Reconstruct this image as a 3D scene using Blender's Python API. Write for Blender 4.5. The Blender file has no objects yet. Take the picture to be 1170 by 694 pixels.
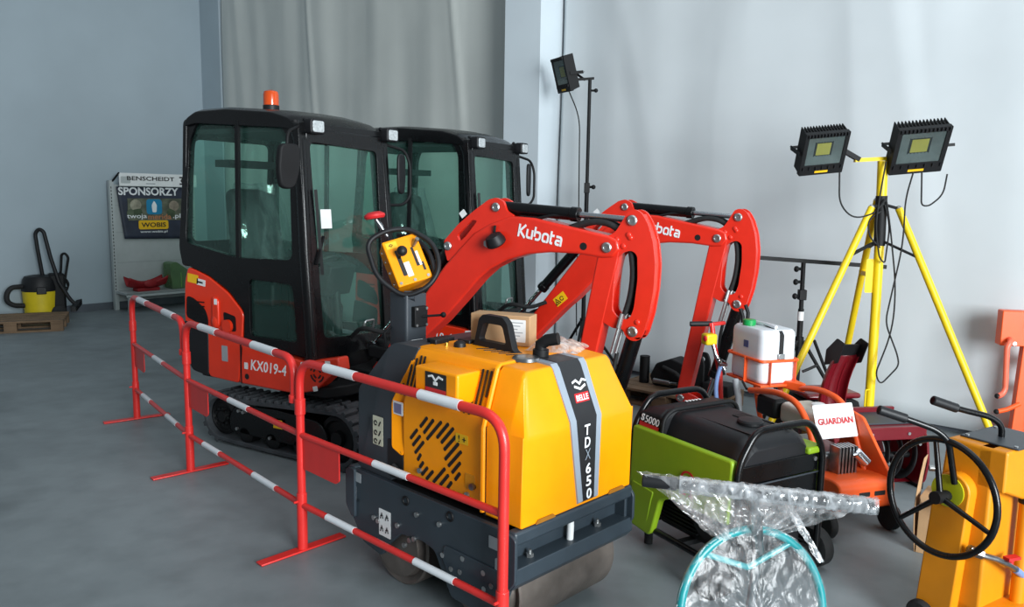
import bpy, bmesh, math, random
from math import sin, cos, pi, radians as RAD
from mathutils import Vector as V, Matrix as MX, noise as NZ
random.seed(7)
COL = bpy.context.scene.collection

# ------------------------------------------------------------------ materials
def lin(c):
    o = []
    for v in c[:3]:
        v /= 255.0
        o.append(v / 12.92 if v <= 0.04045 else ((v + 0.055) / 1.055) ** 2.4)
    return (o[0], o[1], o[2], 1)

def mat(name, rgb, rough=.5, metal=0, var=.08, scale=9, bump=0, bscale=60, coat=0, spec=.5, emis=None):
    """procedural paint / plastic / metal: two-tone noise colour, noisy roughness, optional bump"""
    m = bpy.data.materials.new(name); m.use_nodes = True
    nt = m.node_tree; N = nt.nodes; L = nt.links
    b = N['Principled BSDF']
    tc = N.new('ShaderNodeTexCoord')
    nz = N.new('ShaderNodeTexNoise'); nz.inputs['Scale'].default_value = scale; nz.inputs['Detail'].default_value = 5
    L.new(tc.outputs['Object'], nz.inputs['Vector'])
    r = N.new('ShaderNodeValToRGB')
    c = lin(rgb)
    r.color_ramp.elements[0].position = .3; r.color_ramp.elements[1].position = .7
    r.color_ramp.elements[0].color = (c[0]*(1-var), c[1]*(1-var), c[2]*(1-var), 1)
    r.color_ramp.elements[1].color = (min(1, c[0]*(1+var)), min(1, c[1]*(1+var)), min(1, c[2]*(1+var)), 1)
    L.new(nz.outputs['Fac'], r.inputs['Fac']); L.new(r.outputs['Color'], b.inputs['Base Color'])
    mr = N.new('ShaderNodeMapRange'); mr.inputs['To Min'].default_value = max(.02, rough-.06); mr.inputs['To Max'].default_value = min(1, rough+.06)
    L.new(nz.outputs['Fac'], mr.inputs['Value']); L.new(mr.outputs['Result'], b.inputs['Roughness'])
    b.inputs['Metallic'].default_value = metal
    b.inputs['Coat Weight'].default_value = coat
    b.inputs['Coat Roughness'].default_value = .12
    b.inputs['Specular IOR Level'].default_value = spec
    if emis:
        b.inputs['Emission Color'].default_value = lin(emis[:3]); b.inputs['Emission Strength'].default_value = emis[3]
    if bump:
        n2 = N.new('ShaderNodeTexNoise'); n2.inputs['Scale'].default_value = bscale; n2.inputs['Detail'].default_value = 6
        L.new(tc.outputs['Object'], n2.inputs['Vector'])
        bp = N.new('ShaderNodeBump'); bp.inputs['Strength'].default_value = bump; bp.inputs['Distance'].default_value = .01
        L.new(n2.outputs['Fac'], bp.inputs['Height']); L.new(bp.outputs['Normal'], b.inputs['Normal'])
    return m

def glassmat(name, tint, trans=.75, rough=.02, fres=1.45, haze=0, hazec=(200, 215, 215)):
    """thin pane: tinted see-through body plus Fresnel mirror and a little diffuse haze"""
    m = bpy.data.materials.new(name); m.use_nodes = True
    nt = m.node_tree; N = nt.nodes; L = nt.links
    N.remove(N['Principled BSDF']); out = N['Material Output']
    t = N.new('ShaderNodeBsdfTransparent'); c = lin(tint); t.inputs['Color'].default_value = (c[0]*trans, c[1]*trans, c[2]*trans, 1)
    g = N.new('ShaderNodeBsdfGlossy'); g.inputs['Roughness'].default_value = rough
    g.inputs['Color'].default_value = (.95, 1, .98, 1)
    lw = N.new('ShaderNodeLayerWeight'); lw.inputs['Blend'].default_value = .5
    pw = N.new('ShaderNodeMath'); pw.operation = 'POWER'; pw.inputs[1].default_value = 4; L.new(lw.outputs['Facing'], pw.inputs[0])
    f = N.new('ShaderNodeMapRange'); f.inputs['To Min'].default_value = .022; f.inputs['To Max'].default_value = .55; L.new(pw.outputs[0], f.inputs['Value'])
    mx = N.new('ShaderNodeMixShader'); L.new(f.outputs['Result'], mx.inputs['Fac'])
    src = t
    if haze:
        d = N.new('ShaderNodeBsdfDiffuse'); d.inputs['Color'].default_value = lin(hazec)
        m2 = N.new('ShaderNodeMixShader'); nz = N.new('ShaderNodeTexNoise'); nz.inputs['Scale'].default_value = 3
        tc = N.new('ShaderNodeTexCoord'); L.new(tc.outputs['Object'], nz.inputs['Vector'])
        mr = N.new('ShaderNodeMapRange'); mr.inputs['To Min'].default_value = haze*.6; mr.inputs['To Max'].default_value = haze*1.4
        L.new(nz.outputs['Fac'], mr.inputs['Value']); L.new(mr.outputs['Result'], m2.inputs['Fac'])
        L.new(t.outputs[0], m2.inputs[1]); L.new(d.outputs[0], m2.inputs[2]); src = m2
    L.new(src.outputs[0], mx.inputs[1]); L.new(g.outputs[0], mx.inputs[2]); L.new(mx.outputs[0], out.inputs['Surface'])
    return m

def filmmat(name, density=.35, scale=14, white=(225, 232, 238), rough=.12, gloss=.10):
    """clear crumpled wrapping film: see-through with milky streaks and sharp glints"""
    m = bpy.data.materials.new(name); m.use_nodes = True
    nt = m.node_tree; N = nt.nodes; L = nt.links
    N.remove(N['Principled BSDF']); out = N['Material Output']
    tc = N.new('ShaderNodeTexCoord')
    mp = N.new('ShaderNodeMapping'); mp.inputs['Scale'].default_value = (1, 1, .4)
    L.new(tc.outputs['Object'], mp.inputs['Vector'])
    nz = N.new('ShaderNodeTexNoise'); nz.inputs['Scale'].default_value = scale; nz.inputs['Detail'].default_value = 6; nz.inputs['Distortion'].default_value = 1.2
    L.new(mp.outputs['Vector'], nz.inputs['Vector'])
    rg = N.new('ShaderNodeTexNoise'); rg.noise_type = 'RIDGED_MULTIFRACTAL'; rg.inputs['Scale'].default_value = scale*1.3; rg.inputs['Detail'].default_value = 3
    L.new(mp.outputs['Vector'], rg.inputs['Vector'])
    bp = N.new('ShaderNodeBump'); bp.inputs['Strength'].default_value = .35; bp.inputs['Distance'].default_value = .02
    L.new(nz.outputs['Fac'], bp.inputs['Height'])
    rp = N.new('ShaderNodeMapRange'); rp.inputs['From Min'].default_value = .40; rp.inputs['From Max'].default_value = .70
    rp.inputs['To Min'].default_value = density*.25; rp.inputs['To Max'].default_value = min(.9, density*1.5)
    L.new(nz.outputs['Fac'], rp.inputs['Value'])
    r2 = N.new('ShaderNodeMapRange'); r2.inputs['From Min'].default_value = .9; r2.inputs['From Max'].default_value = 1.5; r2.inputs['To Max'].default_value = density*1.3
    L.new(rg.outputs['Fac'], r2.inputs['Value'])
    ad = N.new('ShaderNodeMath'); ad.operation = 'MAXIMUM'; L.new(rp.outputs['Result'], ad.inputs[0]); L.new(r2.outputs['Result'], ad.inputs[1])
    t = N.new('ShaderNodeBsdfTransparent'); t.inputs['Color'].default_value = (.98, .985, .99, 1)
    d = N.new('ShaderNodeBsdfDiffuse'); d.inputs['Color'].default_value = lin(white)
    tl = N.new('ShaderNodeBsdfTranslucent'); tl.inputs['Color'].default_value = lin(white)
    dm = N.new('ShaderNodeMixShader'); dm.inputs['Fac'].default_value = .6; L.new(d.outputs[0], dm.inputs[1]); L.new(tl.outputs[0], dm.inputs[2])
    m1 = N.new('ShaderNodeMixShader'); L.new(ad.outputs[0], m1.inputs['Fac']); L.new(t.outputs[0], m1.inputs[1]); L.new(dm.outputs[0], m1.inputs[2])
    g = N.new('ShaderNodeBsdfGlossy'); g.inputs['Roughness'].default_value = rough; L.new(bp.outputs['Normal'], g.inputs['Normal'])
    m2 = N.new('ShaderNodeMixShader'); m2.inputs['Fac'].default_value = gloss; L.new(m1.outputs[0], m2.inputs[1]); L.new(g.outputs[0], m2.inputs[2])
    L.new(m2.outputs[0], out.inputs['Surface'])
    return m

# ------------------------------------------------------------------ mesh builder
def fillet(pts, r, n=5, closed=False):
    """round the corners of a 2D/3D polyline"""
    P = [V(p) for p in pts]; out = []; N = len(P)
    for i, p in enumerate(P):
        if not closed and i in (0, N-1): out.append(p.copy()); continue
        a = P[i-1]; b = P[(i+1) % N]
        u = a-p; w = b-p
        if u.length < 1e-9 or w.length < 1e-9: continue
        rr = r[i] if isinstance(r, (list, tuple)) else r
        if rr <= 0: out.append(p.copy()); continue
        d = min(rr, u.length*.48, w.length*.48)
        s = p+u.normalized()*d; e = p+w.normalized()*d
        for k in range(n+1):
            t = k/n
            out.append(s*(1-t)**2+p*2*t*(1-t)+e*t*t)
    return out

class MB:
    def __init__(s): s.bm = bmesh.new()
    def _new(s, fn):
        n0 = len(s.bm.verts); fn(); s.bm.verts.ensure_lookup_table(); return [s.bm.verts[i] for i in range(n0, len(s.bm.verts))]
    def box(s, x0, x1, y0, y1, z0, z1, rot=None, piv=None):
        vs = bmesh.ops.create_cube(s.bm, size=1)['verts']
        for v in vs: v.co = V((x0+(v.co.x+.5)*(x1-x0), y0+(v.co.y+.5)*(y1-y0), z0+(v.co.z+.5)*(z1-z0)))
        if rot is not None:
            c = V(piv) if piv is not None else V(((x0+x1)/2, (y0+y1)/2, (z0+z1)/2))
            for v in vs: v.co = c+rot @ (v.co-c)
        return s
    def cbox(s, c, d, rot=None):
        return s.box(c[0]-d[0]/2, c[0]+d[0]/2, c[1]-d[1]/2, c[1]+d[1]/2, c[2]-d[2]/2, c[2]+d[2]/2, rot)
    def bar(s, p, q, w, h, up=(0, 0, 1)):
        p = V(p); q = V(q); x = (q-p); l = x.length; x.normalize(); u = V(up)
        y = u.cross(x)
        if y.length < 1e-4: y = V((0, 1, 0)).cross(x)
        y.normalize(); z = x.cross(y)
        vs = bmesh.ops.create_cube(s.bm, size=1)['verts']
        for v in vs: v.co = p+x*((v.co.x+.5)*l)+y*(v.co.y*w)+z*(v.co.z*h)
        return s
    def cyl(s, p, q, r, r2=None, n=18, cap=True):
        p = V(p); q = V(q); d = q-p; l = d.length
        if l < 1e-7: return s
        rot = d.to_track_quat('Z', 'Y').to_matrix()
        vs = bmesh.ops.create_cone(s.bm, cap_ends=cap, segments=n, radius1=r, radius2=r if r2 is None else r2, depth=l)['verts']
        c = (p+q)/2
        for v in vs: v.co = c+rot @ v.co
        return s
    def sph(s, c, r, n=16, sc=(1, 1, 1), rot=None):
        vs = bmesh.ops.create_uvsphere(s.bm, u_segments=n, v_segments=max(6, n*2//3), radius=1)['verts']
        for v in vs:
            w = V((v.co.x*r*sc[0], v.co.y*r*sc[1], v.co.z*r*sc[2]))
            v.co = V(c)+(rot @ w if rot is not None else w)
        return s
    def tube(s, pts, r, closed=False, n=10, cap=True, fil=0):
        P = [V(p) for p in pts]
        if fil: P = fillet(P, fil, 5, closed)
        m = len(P); T = []
        for i in range(m):
            a = P[i-1] if (closed or i) else P[i]; b = P[(i+1) % m] if (closed or i < m-1) else P[i]
            T.append((b-a).normalized())
        u = T[0].orthogonal().normalized(); rings = []
        for i in range(m):
            u = (u-T[i]*u.dot(T[i]))
            if u.length < 1e-6: u = T[i].orthogonal()
            u.normalize(); w = T[i].cross(u)
            rr = r[i] if isinstance(r, (list, tuple)) else r
            rings.append([s.bm.verts.new(P[i]+(u*cos(2*pi*k/n)+w*sin(2*pi*k/n))*rr) for k in range(n)])
        for i in range(m if closed else m-1):
            A = rings[i]; B = rings[(i+1) % m]
            off = 0
            if closed and i == m-1:
                off = min(range(n), key=lambda o: (A[0].co-B[o].co).length)
            for k in range(n):
                s.bm.faces.new((A[k], A[(k+1) % n], B[(k+1+off) % n], B[(k+off) % n]))
        if cap and not closed:
            s.bm.faces.new(list(reversed(rings[0]))); s.bm.faces.new(rings[-1])
        return s
    def prism(s, poly, a0, a1, holes=(), ax='y', fn=None):
        """2D polygon with holes extruded from a0 to a1; ax='y': (x,z) along y; 'x': (y,z) along x; 'z': (x,y) along z; fn(u,v,a) maps freely"""
        def P(p, a):
            if fn: return V(fn(p[0], p[1], a))
            return V((p[0], a, p[1])) if ax == 'y' else V((a, p[0], p[1])) if ax == 'x' else V((p[0], p[1], a))
        loops = [list(poly)]+[list(h) for h in holes]
        tb = bmesh.new(); es = []; ref = []
        for lp in loops:
            vs = [tb.verts.new((p[0], p[1], 0)) for p in lp]; ref.append(vs)
            for i in range(len(vs)): es.append(tb.edges.new((vs[i], vs[(i+1) % len(vs)])))
        if len(loops) == 1 :
            tb.faces.new(ref[0])
        else:
            bmesh.ops.triangle_fill(tb, use_beauty=True, use_dissolve=False, edges=es)
        tb.verts.index_update()
        vl = [v.co.copy() for v in tb.verts]; fl = [[v.index for v in f.verts] for f in tb.faces]
        idx = [[v.index for v in r] for r in ref]; tb.free()
        A = [s.bm.verts.new(P(c, a0)) for c in vl]; B = [s.bm.verts.new(P(c, a1)) for c in vl]
        for f in fl:
            s.bm.faces.new([A[i] for i in f]); s.bm.faces.new([B[i] for i in reversed(f)])
        for r in idx:
            for i in range(len(r)):
                a, b = r[i], r[(i+1) % len(r)]
                s.bm.faces.new((A[a], B[a], B[b], A[b]))
        return s
    def loft(s, secs, cap=True, closed=False):
        R = [[s.bm.verts.new(V(p)) for p in sec] for sec in secs]; n = len(R[0]); m = len(R)
        for i in range(m if closed else m-1):
            A = R[i]; B = R[(i+1) % m]
            for k in range(n): s.bm.faces.new((A[k], A[(k+1) % n], B[(k+1) % n], B[k]))
        if cap and not closed: s.bm.faces.new(list(reversed(R[0]))); s.bm.faces.new(R[-1])
        return s
    def lathe(s, prof, c=(0, 0, 0), axis=(0, 0, 1), n=24):
        rot = V(axis).to_track_quat('Z', 'Y').to_matrix(); c = V(c)
        R = [[s.bm.verts.new(c+rot @ V((max(r, 1e-5)*cos(2*pi*k/n), max(r, 1e-5)*sin(2*pi*k/n), z))) for k in range(n)] for r, z in prof]
        for A, B in zip(R, R[1:]):
            for k in range(n): s.bm.faces.new((A[k], A[(k+1) % n], B[(k+1) % n], B[k]))
        s.bm.faces.new(list(reversed(R[0]))); s.bm.faces.new(R[-1])
        return s
    def grid(s, fn, nu, nv, wrap=False):
        G = [[s.bm.verts.new(V(fn(i/nu, j/nv))) for j in range(nv+1)] for i in range(nu if wrap else nu+1)]
        for i in range(nu):
            for j in range(nv):
                a = G[i]; b = G[(i+1) % nu if wrap else i+1]
                s.bm.faces.new((a[j], b[j], b[j+1], a[j+1]))
        return s
    def torus(s, c, R, r, axis=(0, 0, 1), n=40, k=10):
        rot = V(axis).to_track_quat('Z', 'Y').to_matrix(); c = V(c)
        return s.tube([c+rot @ V((R*cos(2*pi*i/n), R*sin(2*pi*i/n), 0)) for i in range(n)], r, True, k)
    def obj(s, name, m, parent=None, bev=0, seg=2, smooth=38, sub=0, solid=0):
        bmesh.ops.remove_doubles(s.bm, verts=s.bm.verts, dist=1e-6)
        bmesh.ops.recalc_face_normals(s.bm, faces=s.bm.faces)
        me = bpy.data.meshes.new(name); s.bm.to_mesh(me); s.bm.free()
        for p in me.polygons: p.use_smooth = True
        try: me.set_sharp_from_angle(angle=RAD(smooth))
        except Exception: pass
        o = bpy.data.objects.new(name, me); COL.objects.link(o); me.materials.append(m)
        if solid:
            md = o.modifiers.new('solid', 'SOLIDIFY'); md.thickness = solid; md.offset = 0
        if bev:
            md = o.modifiers.new('bevel', 'BEVEL'); md.width = bev; md.segments = seg; md.limit_method = 'ANGLE'; md.angle_limit = RAD(40); md.harden_normals = False
        if sub:
            md = o.modifiers.new('sub', 'SUBSURF'); md.levels = sub; md.render_levels = sub
        if parent is not None: o.parent = parent
        return o

def arc(cx, cy, r, a0, a1, n=8):
    return [(cx+r*cos(RAD(a0+(a1-a0)*i/n)), cy+r*sin(RAD(a0+(a1-a0)*i/n))) for i in range(n+1)]

def rrect(x0, x1, y0, y1, r, n=4):
    return [tuple(p) for p in fillet([(x0, y0), (x1, y0), (x1, y1), (x0, y1)], r, n, True)]

def rp(poly, r, n=4): return [tuple(p) for p in fillet(poly, r, n, True)]

def tag(o, label=None, cat=None, group=None, kind=None):
    if label: o['label'] = label
    if cat: o['category'] = cat
    if group: o['group'] = group
    if kind: o['kind'] = kind
    return o

def thing(name, label, cat, loc=(0, 0, 0), yaw=0, group=None):
    o = bpy.data.objects.new(name, None); COL.objects.link(o); o.empty_display_size = .1
    o.location = loc; o.rotation_euler = (0, 0, RAD(yaw))
    return tag(o, label, cat, group)

def frame(o, ex, ey):
    ex = V(ex).normalized(); ey = V(ey); ey = (ey-ex*ey.dot(ex)).normalized(); ez = ex.cross(ey)
    m = MX.Identity(4)
    for i, c in enumerate((ex, ey, ez)):
        for k in range(3): m[k][i] = c[k]
    for k in range(3): m[k][3] = o[k]
    return m

def text(txt, o, ex, ey, w, h, m, parent, name='lettering', weight=0, shear=0, depth=.0012, spacing=1):
    """flat raised lettering, centred on o, w wide and h tall, reading along ex with ey up"""
    cu = bpy.data.curves.new(name, 'FONT'); cu.body = txt; cu.offset = weight; cu.shear = shear; cu.resolution_u = 3
    cu.space_character = spacing
    ob = bpy.data.objects.new('tmp', cu); COL.objects.link(ob)
    dg = bpy.context.evaluated_depsgraph_get()
    me = bpy.data.meshes.new_from_object(ob.evaluated_get(dg))
    COL.objects.unlink(ob); bpy.data.objects.remove(ob); bpy.data.curves.remove(cu)
    bm = bmesh.new(); bm.from_mesh(me); bpy.data.meshes.remove(me)
    xs = [v.co.x for v in bm.verts]; ys = [v.co.y for v in bm.verts]
    x0, x1, y0, y1 = min(xs), max(xs), min(ys), max(ys)
    F = frame(o, ex, ey)
    for v in bm.verts:
        v.co = V(((v.co.x-(x0+x1)/2)/(x1-x0)*w, (v.co.y-(y0+y1)/2)/(y1-y0)*h, 0))
    if depth:
        r = bmesh.ops.extrude_face_region(bm, geom=list(bm.faces))
        for g in r['geom']:
            if isinstance(g, bmesh.types.BMVert): g.co.z += depth
    for v in bm.verts: v.co = F @ v.co
    s = MB.__new__(MB); s.bm = bm
    return s.obj(name, m, parent, smooth=30)

def decal(o, ex, ey, w, h, m, parent, name='sticker', r=.004, t=.0012):
    """thin sticker, centred on o"""
    F = frame(o, ex, ey); s = MB()
    s.prism(rrect(-w/2, w/2, -h/2, h/2, r), 0, t, fn=lambda u, v, a: F @ V((u, v, a)))
    return s.obj(name, m, parent)

def copy_tree(o, parent=None):
    c = o.copy(); COL.objects.link(c)
    if parent is not None: c.parent = parent
    for ch in list(o.children): copy_tree(ch, c)
    return c

# ------------------------------------------------------------------ palette
RED = mat('barrier_red_paint', (214, 44, 40), .38, var=.07, coat=.2)
ORED = mat('excavator_orange_red', (226, 52, 20), .34, var=.05, coat=.35)
ORED_B = mat('excavator_boom_red', (222, 44, 26), .36, var=.05, coat=.3)
ORG = mat('saw_orange', (240, 92, 34), .42, var=.06)
YEL = mat('roller_yellow', (250, 152, 0), .4, var=.04, coat=.08, spec=.3)
YELP = mat('pole_yellow', (232, 200, 20), .42, var=.08)
YELM = mat('floor_saw_yellow', (212, 132, 4), .48, var=.10, scale=5)
GREEN = mat('lime_green_panel', (134, 168, 26), .5, var=.05)
BLK = mat('gloss_black_paint', (9, 10, 12), .28, var=.2, coat=.12, spec=.3)
BLKM = mat('matt_black', (15, 16, 18), .6, var=.2, spec=.3)
BLKP = mat('black_plastic', (22, 23, 26), .5, var=.15, spec=.35)
RUB = mat('rubber', (24, 25, 26), .75, var=.25, bump=.25, bscale=45)
TRK = mat('track_rubber', (64, 68, 72), .68, var=.3, bump=.3, bscale=30)
DGR = mat('charcoal_paint', (52, 58, 64), .45, var=.08)
DGR2 = mat('slate_frame_paint', (46, 56, 64), .42, var=.1)
STEEL = mat('brushed_steel', (150, 152, 154), .3, 1, var=.15, scale=30)
CHR = mat('chrome_rod', (205, 208, 212), .14, 1, var=.04)
BOLT = mat('zinc_bolt', (176, 178, 178), .35, .9, var=.15)
WHT = mat('white_paint', (232, 234, 236), .45, var=.04)
WST = mat('white_sticker', (226, 228, 228), .5, var=.05)
GST = mat('grey_sticker', (150, 156, 160), .5, var=.08)
YST = mat('yellow_sticker', (238, 186, 20), .5, var=.06)
BST = mat('black_print_slot_shade', (18, 18, 20), .55, var=.2)  # also colours flat plates that stand for the shade in slots and openings
RST = mat('red_print', (196, 34, 38), .5, var=.08)
CARD = mat('cardboard', (178, 142, 104), .8, var=.08, scale=6, bump=.1, bscale=120)
SEAT = mat('seat_vinyl', (46, 48, 50), .6, var=.2)
GLASS = glassmat('green_tinted_glass', (236, 251, 246), .985, haze=.045, hazec=(110, 160, 150))
LAMPG = glassmat('lamp_glass', (235, 240, 240), .97, haze=.02)
FILM = filmmat('clear_wrap_film', .36, 16, (248, 250, 252), gloss=.07)
FILM3 = filmmat('thin_wrap_film', .13, 26, (240, 245, 250), gloss=.04, rough=.2)
FILM2 = filmmat('dense_wrap_film', .6, 26, (244, 248, 252), gloss=.14)
# ------------------------------------------------------------------ camera (phone at head height, 28 mm equivalent)
def make_camera():
    p, r = .1335, .016
    fw = V((0, cos(p), -sin(p))); up = V((0, sin(p), cos(p))); rt = V((1, 0, 0))
    rt2 = rt*cos(r)+up*sin(r); up2 = -rt*sin(r)+up*cos(r)
    cd = bpy.data.cameras.new('camera'); cam = bpy.data.objects.new('camera', cd); COL.objects.link(cam)
    m = MX.Identity(4)
    for i, c in enumerate((rt2, up2, -fw)):
        for k in range(3): m[k][i] = c[k]
    m[2][3] = 1.775
    cam.matrix_world = m
    cd.sensor_fit = 'HORIZONTAL'; cd.sensor_width = 36; cd.lens = 36*910/1170; cd.clip_end = 100; cd.clip_start = .05
    bpy.context.scene.camera = cam
make_camera()

# room frame: corner C, u along the long white wall (towards the right), v along the left wall (away)
C0 = V((-4.95, 13.2, 0)); YAW = -40
U = V((cos(RAD(YAW)), sin(RAD(YAW)), 0)); VV = V((-sin(RAD(YAW)), cos(RAD(YAW)), 0))
def RM(a, b, z=0): return C0+U*a+VV*b+V((0, 0, z))     # a along right wall, b depth (room is b<0)

def floor_mat():
    m = bpy.data.materials.new('grey_resin_concrete'); m.use_nodes = True
    nt = m.node_tree; N = nt.nodes; L = nt.links; b = N['Principled BSDF']
    tc = N.new('ShaderNodeTexCoord')
    n1 = N.new('ShaderNodeTexNoise'); n1.inputs['Scale'].default_value = .55; n1.inputs['Detail'].default_value = 8; n1.inputs['Roughness'].default_value = .62
    n2 = N.new('ShaderNodeTexNoise'); n2.inputs['Scale'].default_value = 5; n2.inputs['Detail'].default_value = 8
    n3 = N.new('ShaderNodeTexNoise'); n3.inputs['Scale'].default_value = 1.3; n3.inputs['Detail'].default_value = 3
    for n in (n1, n2, n3): L.new(tc.outputs['Object'], n.inputs['Vector'])
    r1 = N.new('ShaderNodeValToRGB'); e = r1.color_ramp.elements
    e[0].position = .3; e[0].color = lin((106, 114, 117)); e[1].position = .72; e[1].color = lin((138, 147, 150))
    L.new(n1.outputs['Fac'], r1.inputs['Fac'])
    r2 = N.new('ShaderNodeValToRGB'); e = r2.color_ramp.elements
    e[0].position = .25; e[0].color = (.78, .78, .78, 1); e[1].position = .6; e[1].color = (1, 1, 1, 1)
    L.new(n2.outputs['Fac'], r2.inputs['Fac'])
    r3 = N.new('ShaderNodeValToRGB'); e = r3.color_ramp.elements      # darker oil stains
    e[0].position = .30; e[0].color = (.62, .62, .62, 1); e[1].position = .40; e[1].color = (1, 1, 1, 1)
    L.new(n3.outputs['Fac'], r3.inputs['Fac'])
    x = N.new('ShaderNodeMixRGB'); x.blend_type = 'MULTIPLY'; x.inputs['Fac'].default_value = .8
    L.new(r1.outputs['Color'], x.inputs[1]); L.new(r2.outputs['Color'], x.inputs[2])
    x2 = N.new('ShaderNodeMixRGB'); x2.blend_type = 'MULTIPLY'; x2.inputs['Fac'].default_value = .7
    L.new(x.outputs[0], x2.inputs[1]); L.new(r3.outputs['Color'], x2.inputs[2])
    L.new(x2.outputs[0], b.inputs['Base Color'])
    mr = N.new('ShaderNodeMapRange'); mr.inputs['To Min'].default_value = .38; mr.inputs['To Max'].default_value = .6
    L.new(n1.outputs['Fac'], mr.inputs['Value']); L.new(mr.outputs['Result'], b.inputs['Roughness'])
    b.inputs['Specular IOR Level'].default_value = .35
    bp = N.new('ShaderNodeBump'); bp.inputs['Strength'].default_value = .12; bp.inputs['Distance'].default_value = .004
    L.new(n2.outputs['Fac'], bp.inputs['Height']); L.new(bp.outputs['Normal'], b.inputs['Normal'])
    return m

FLOOR_M = floor_mat()
WALL_L = mat('grey_painted_wall', (158, 172, 180), .7, var=.05, scale=1.2, bump=.08, bscale=40)
WALL_B = mat('back_wall_paint', (170, 178, 184), .75, var=.05, scale=1.5)
PIL = mat('white_pillar_paint', (206, 216, 222), .6, var=.03, scale=2)
SHEET_W = mat('white_wall_sheeting', (199, 205, 208), .5, var=.04, scale=1.3, bump=.03, bscale=8)
SHEET_B = mat('beige_plastic_sheeting', (186, 190, 186), .45, var=.05, scale=1.4)
SKIRT = mat('dark_baseboard', (84, 90, 98), .6, var=.1)

def build_room():
    f = MB().box(-13, 13, -6, 20, -.1, 0); tag(f.obj('floor', FLOOR_M), kind='structure')
    H = 6
    def slab(name, a0, a1, b0, b1, z0, z1, m):
        o = bpy.data.objects.new(name, None)
        s = MB().box(a0, a1, b0, b1, z0, z1)
        for v in s.bm.verts: v.co = RM(v.co.x, v.co.y, v.co.z)
        return tag(s.obj(name, m), kind='structure')
    slab('wall_left', -.25, .04, -9, .25, 0, H, WALL_L)
    slab('wall_back', -.15, 14.5, 0.02, .25, 0, H, WALL_B)
    slab('trim_1', .0, .60, -.14, .02, 0, H, WALL_L)                # pale corner pilaster
    slab('trim_2', 6.66, 7.13, -.42, .02, 0, H, PIL)              # big white pillar
    slab('baseboard_left', .04, .055, -2.35, -.14, 0, .11, SKIRT)
    slab('baseboard_right', 7.13, 14.5, -.035, -.005, 0, .09, SKIRT)
    # hanging sheeting, softly folded
    def sheet(name, a0, a1, b, amp, freq, m, seed, label, z0=.05):
        def fn(s, t):
            a = a0+(a1-a0)*s; z = z0+(H-z0)*t
            w = NZ.noise(V((a*freq, z*.22, seed)))*amp*1.5+NZ.noise(V((a*freq*2.7, z*.35, seed+9)))*amp*.6
            w += amp*.25*NZ.noise(V((a*.8+z*.5, z*.9, seed+4)))
            rd = 1-abs(NZ.noise(V((a*freq*1.3+z*.16, z*.12, seed+21))))*6
            if rd > 0: w -= amp*.5*rd*min(1, z/3.5)
            return RM(a, b-abs(amp)*1.2+w, z)
        s = MB().grid(fn, int((a1-a0)*34), 40)
        o = s.obj(name, m, smooth=180, solid=.004)
        tag(o, label, 'sheeting')
    sheet('plastic_sheeting', .62, 6.64, -.06, .045, 1.2, SHEET_B, 3.1, 'beige translucent plastic sheeting hanging in soft folds behind the excavator cabs')
    sheet('wall_sheeting', 7.17, 14.4, -.05, .04, .8, SHEET_W, 12.7, 'white sheeting hanging on the bright wall right of the pillar, behind the tripod')
build_room()

def light(name, loc, tgt, sx, sy, power, col):
    l = bpy.data.lights.new(name, 'AREA'); l.shape = 'RECTANGLE'; l.size = sx; l.size_y = sy; l.energy = power; l.color = col
    o = bpy.data.objects.new(name, l); COL.objects.link(o); o.location = loc
    o.rotation_euler = (V(tgt)-V(loc)).to_track_quat('-Z', 'Y').to_euler()
    return o
light('daylight_doorway', (5.2, -4.6, 3.1), (.8, 6.5, .7), 4.5, 4.5, 1900, (.91, .97, 1))
light('overhead_area', (2.0, 3.5, 7.5), (1.5, 6, 0), 6, 5, 150, (.92, .97, 1))  # broad soft area light high overhead, out of view
w = bpy.data.worlds.new('world'); bpy.context.scene.world = w; w.use_nodes = True
w.node_tree.nodes['Background'].inputs['Color'].default_value = (.80, .92, 1, 1)
w.node_tree.nodes['Background'].inputs['Strength'].default_value = .29
sc = bpy.context.scene
sc.view_settings.view_transform = 'Standard'
sc.view_settings.look = 'None'
sc.view_settings.exposure = 0
sc.cycles.max_bounces = 8
sc.cycles.transparent_max_bounces = 16
sc.cycles.use_denoising = True
sc.cycles.caustics_reflective = False; sc.cycles.caustics_refractive = False
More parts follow.
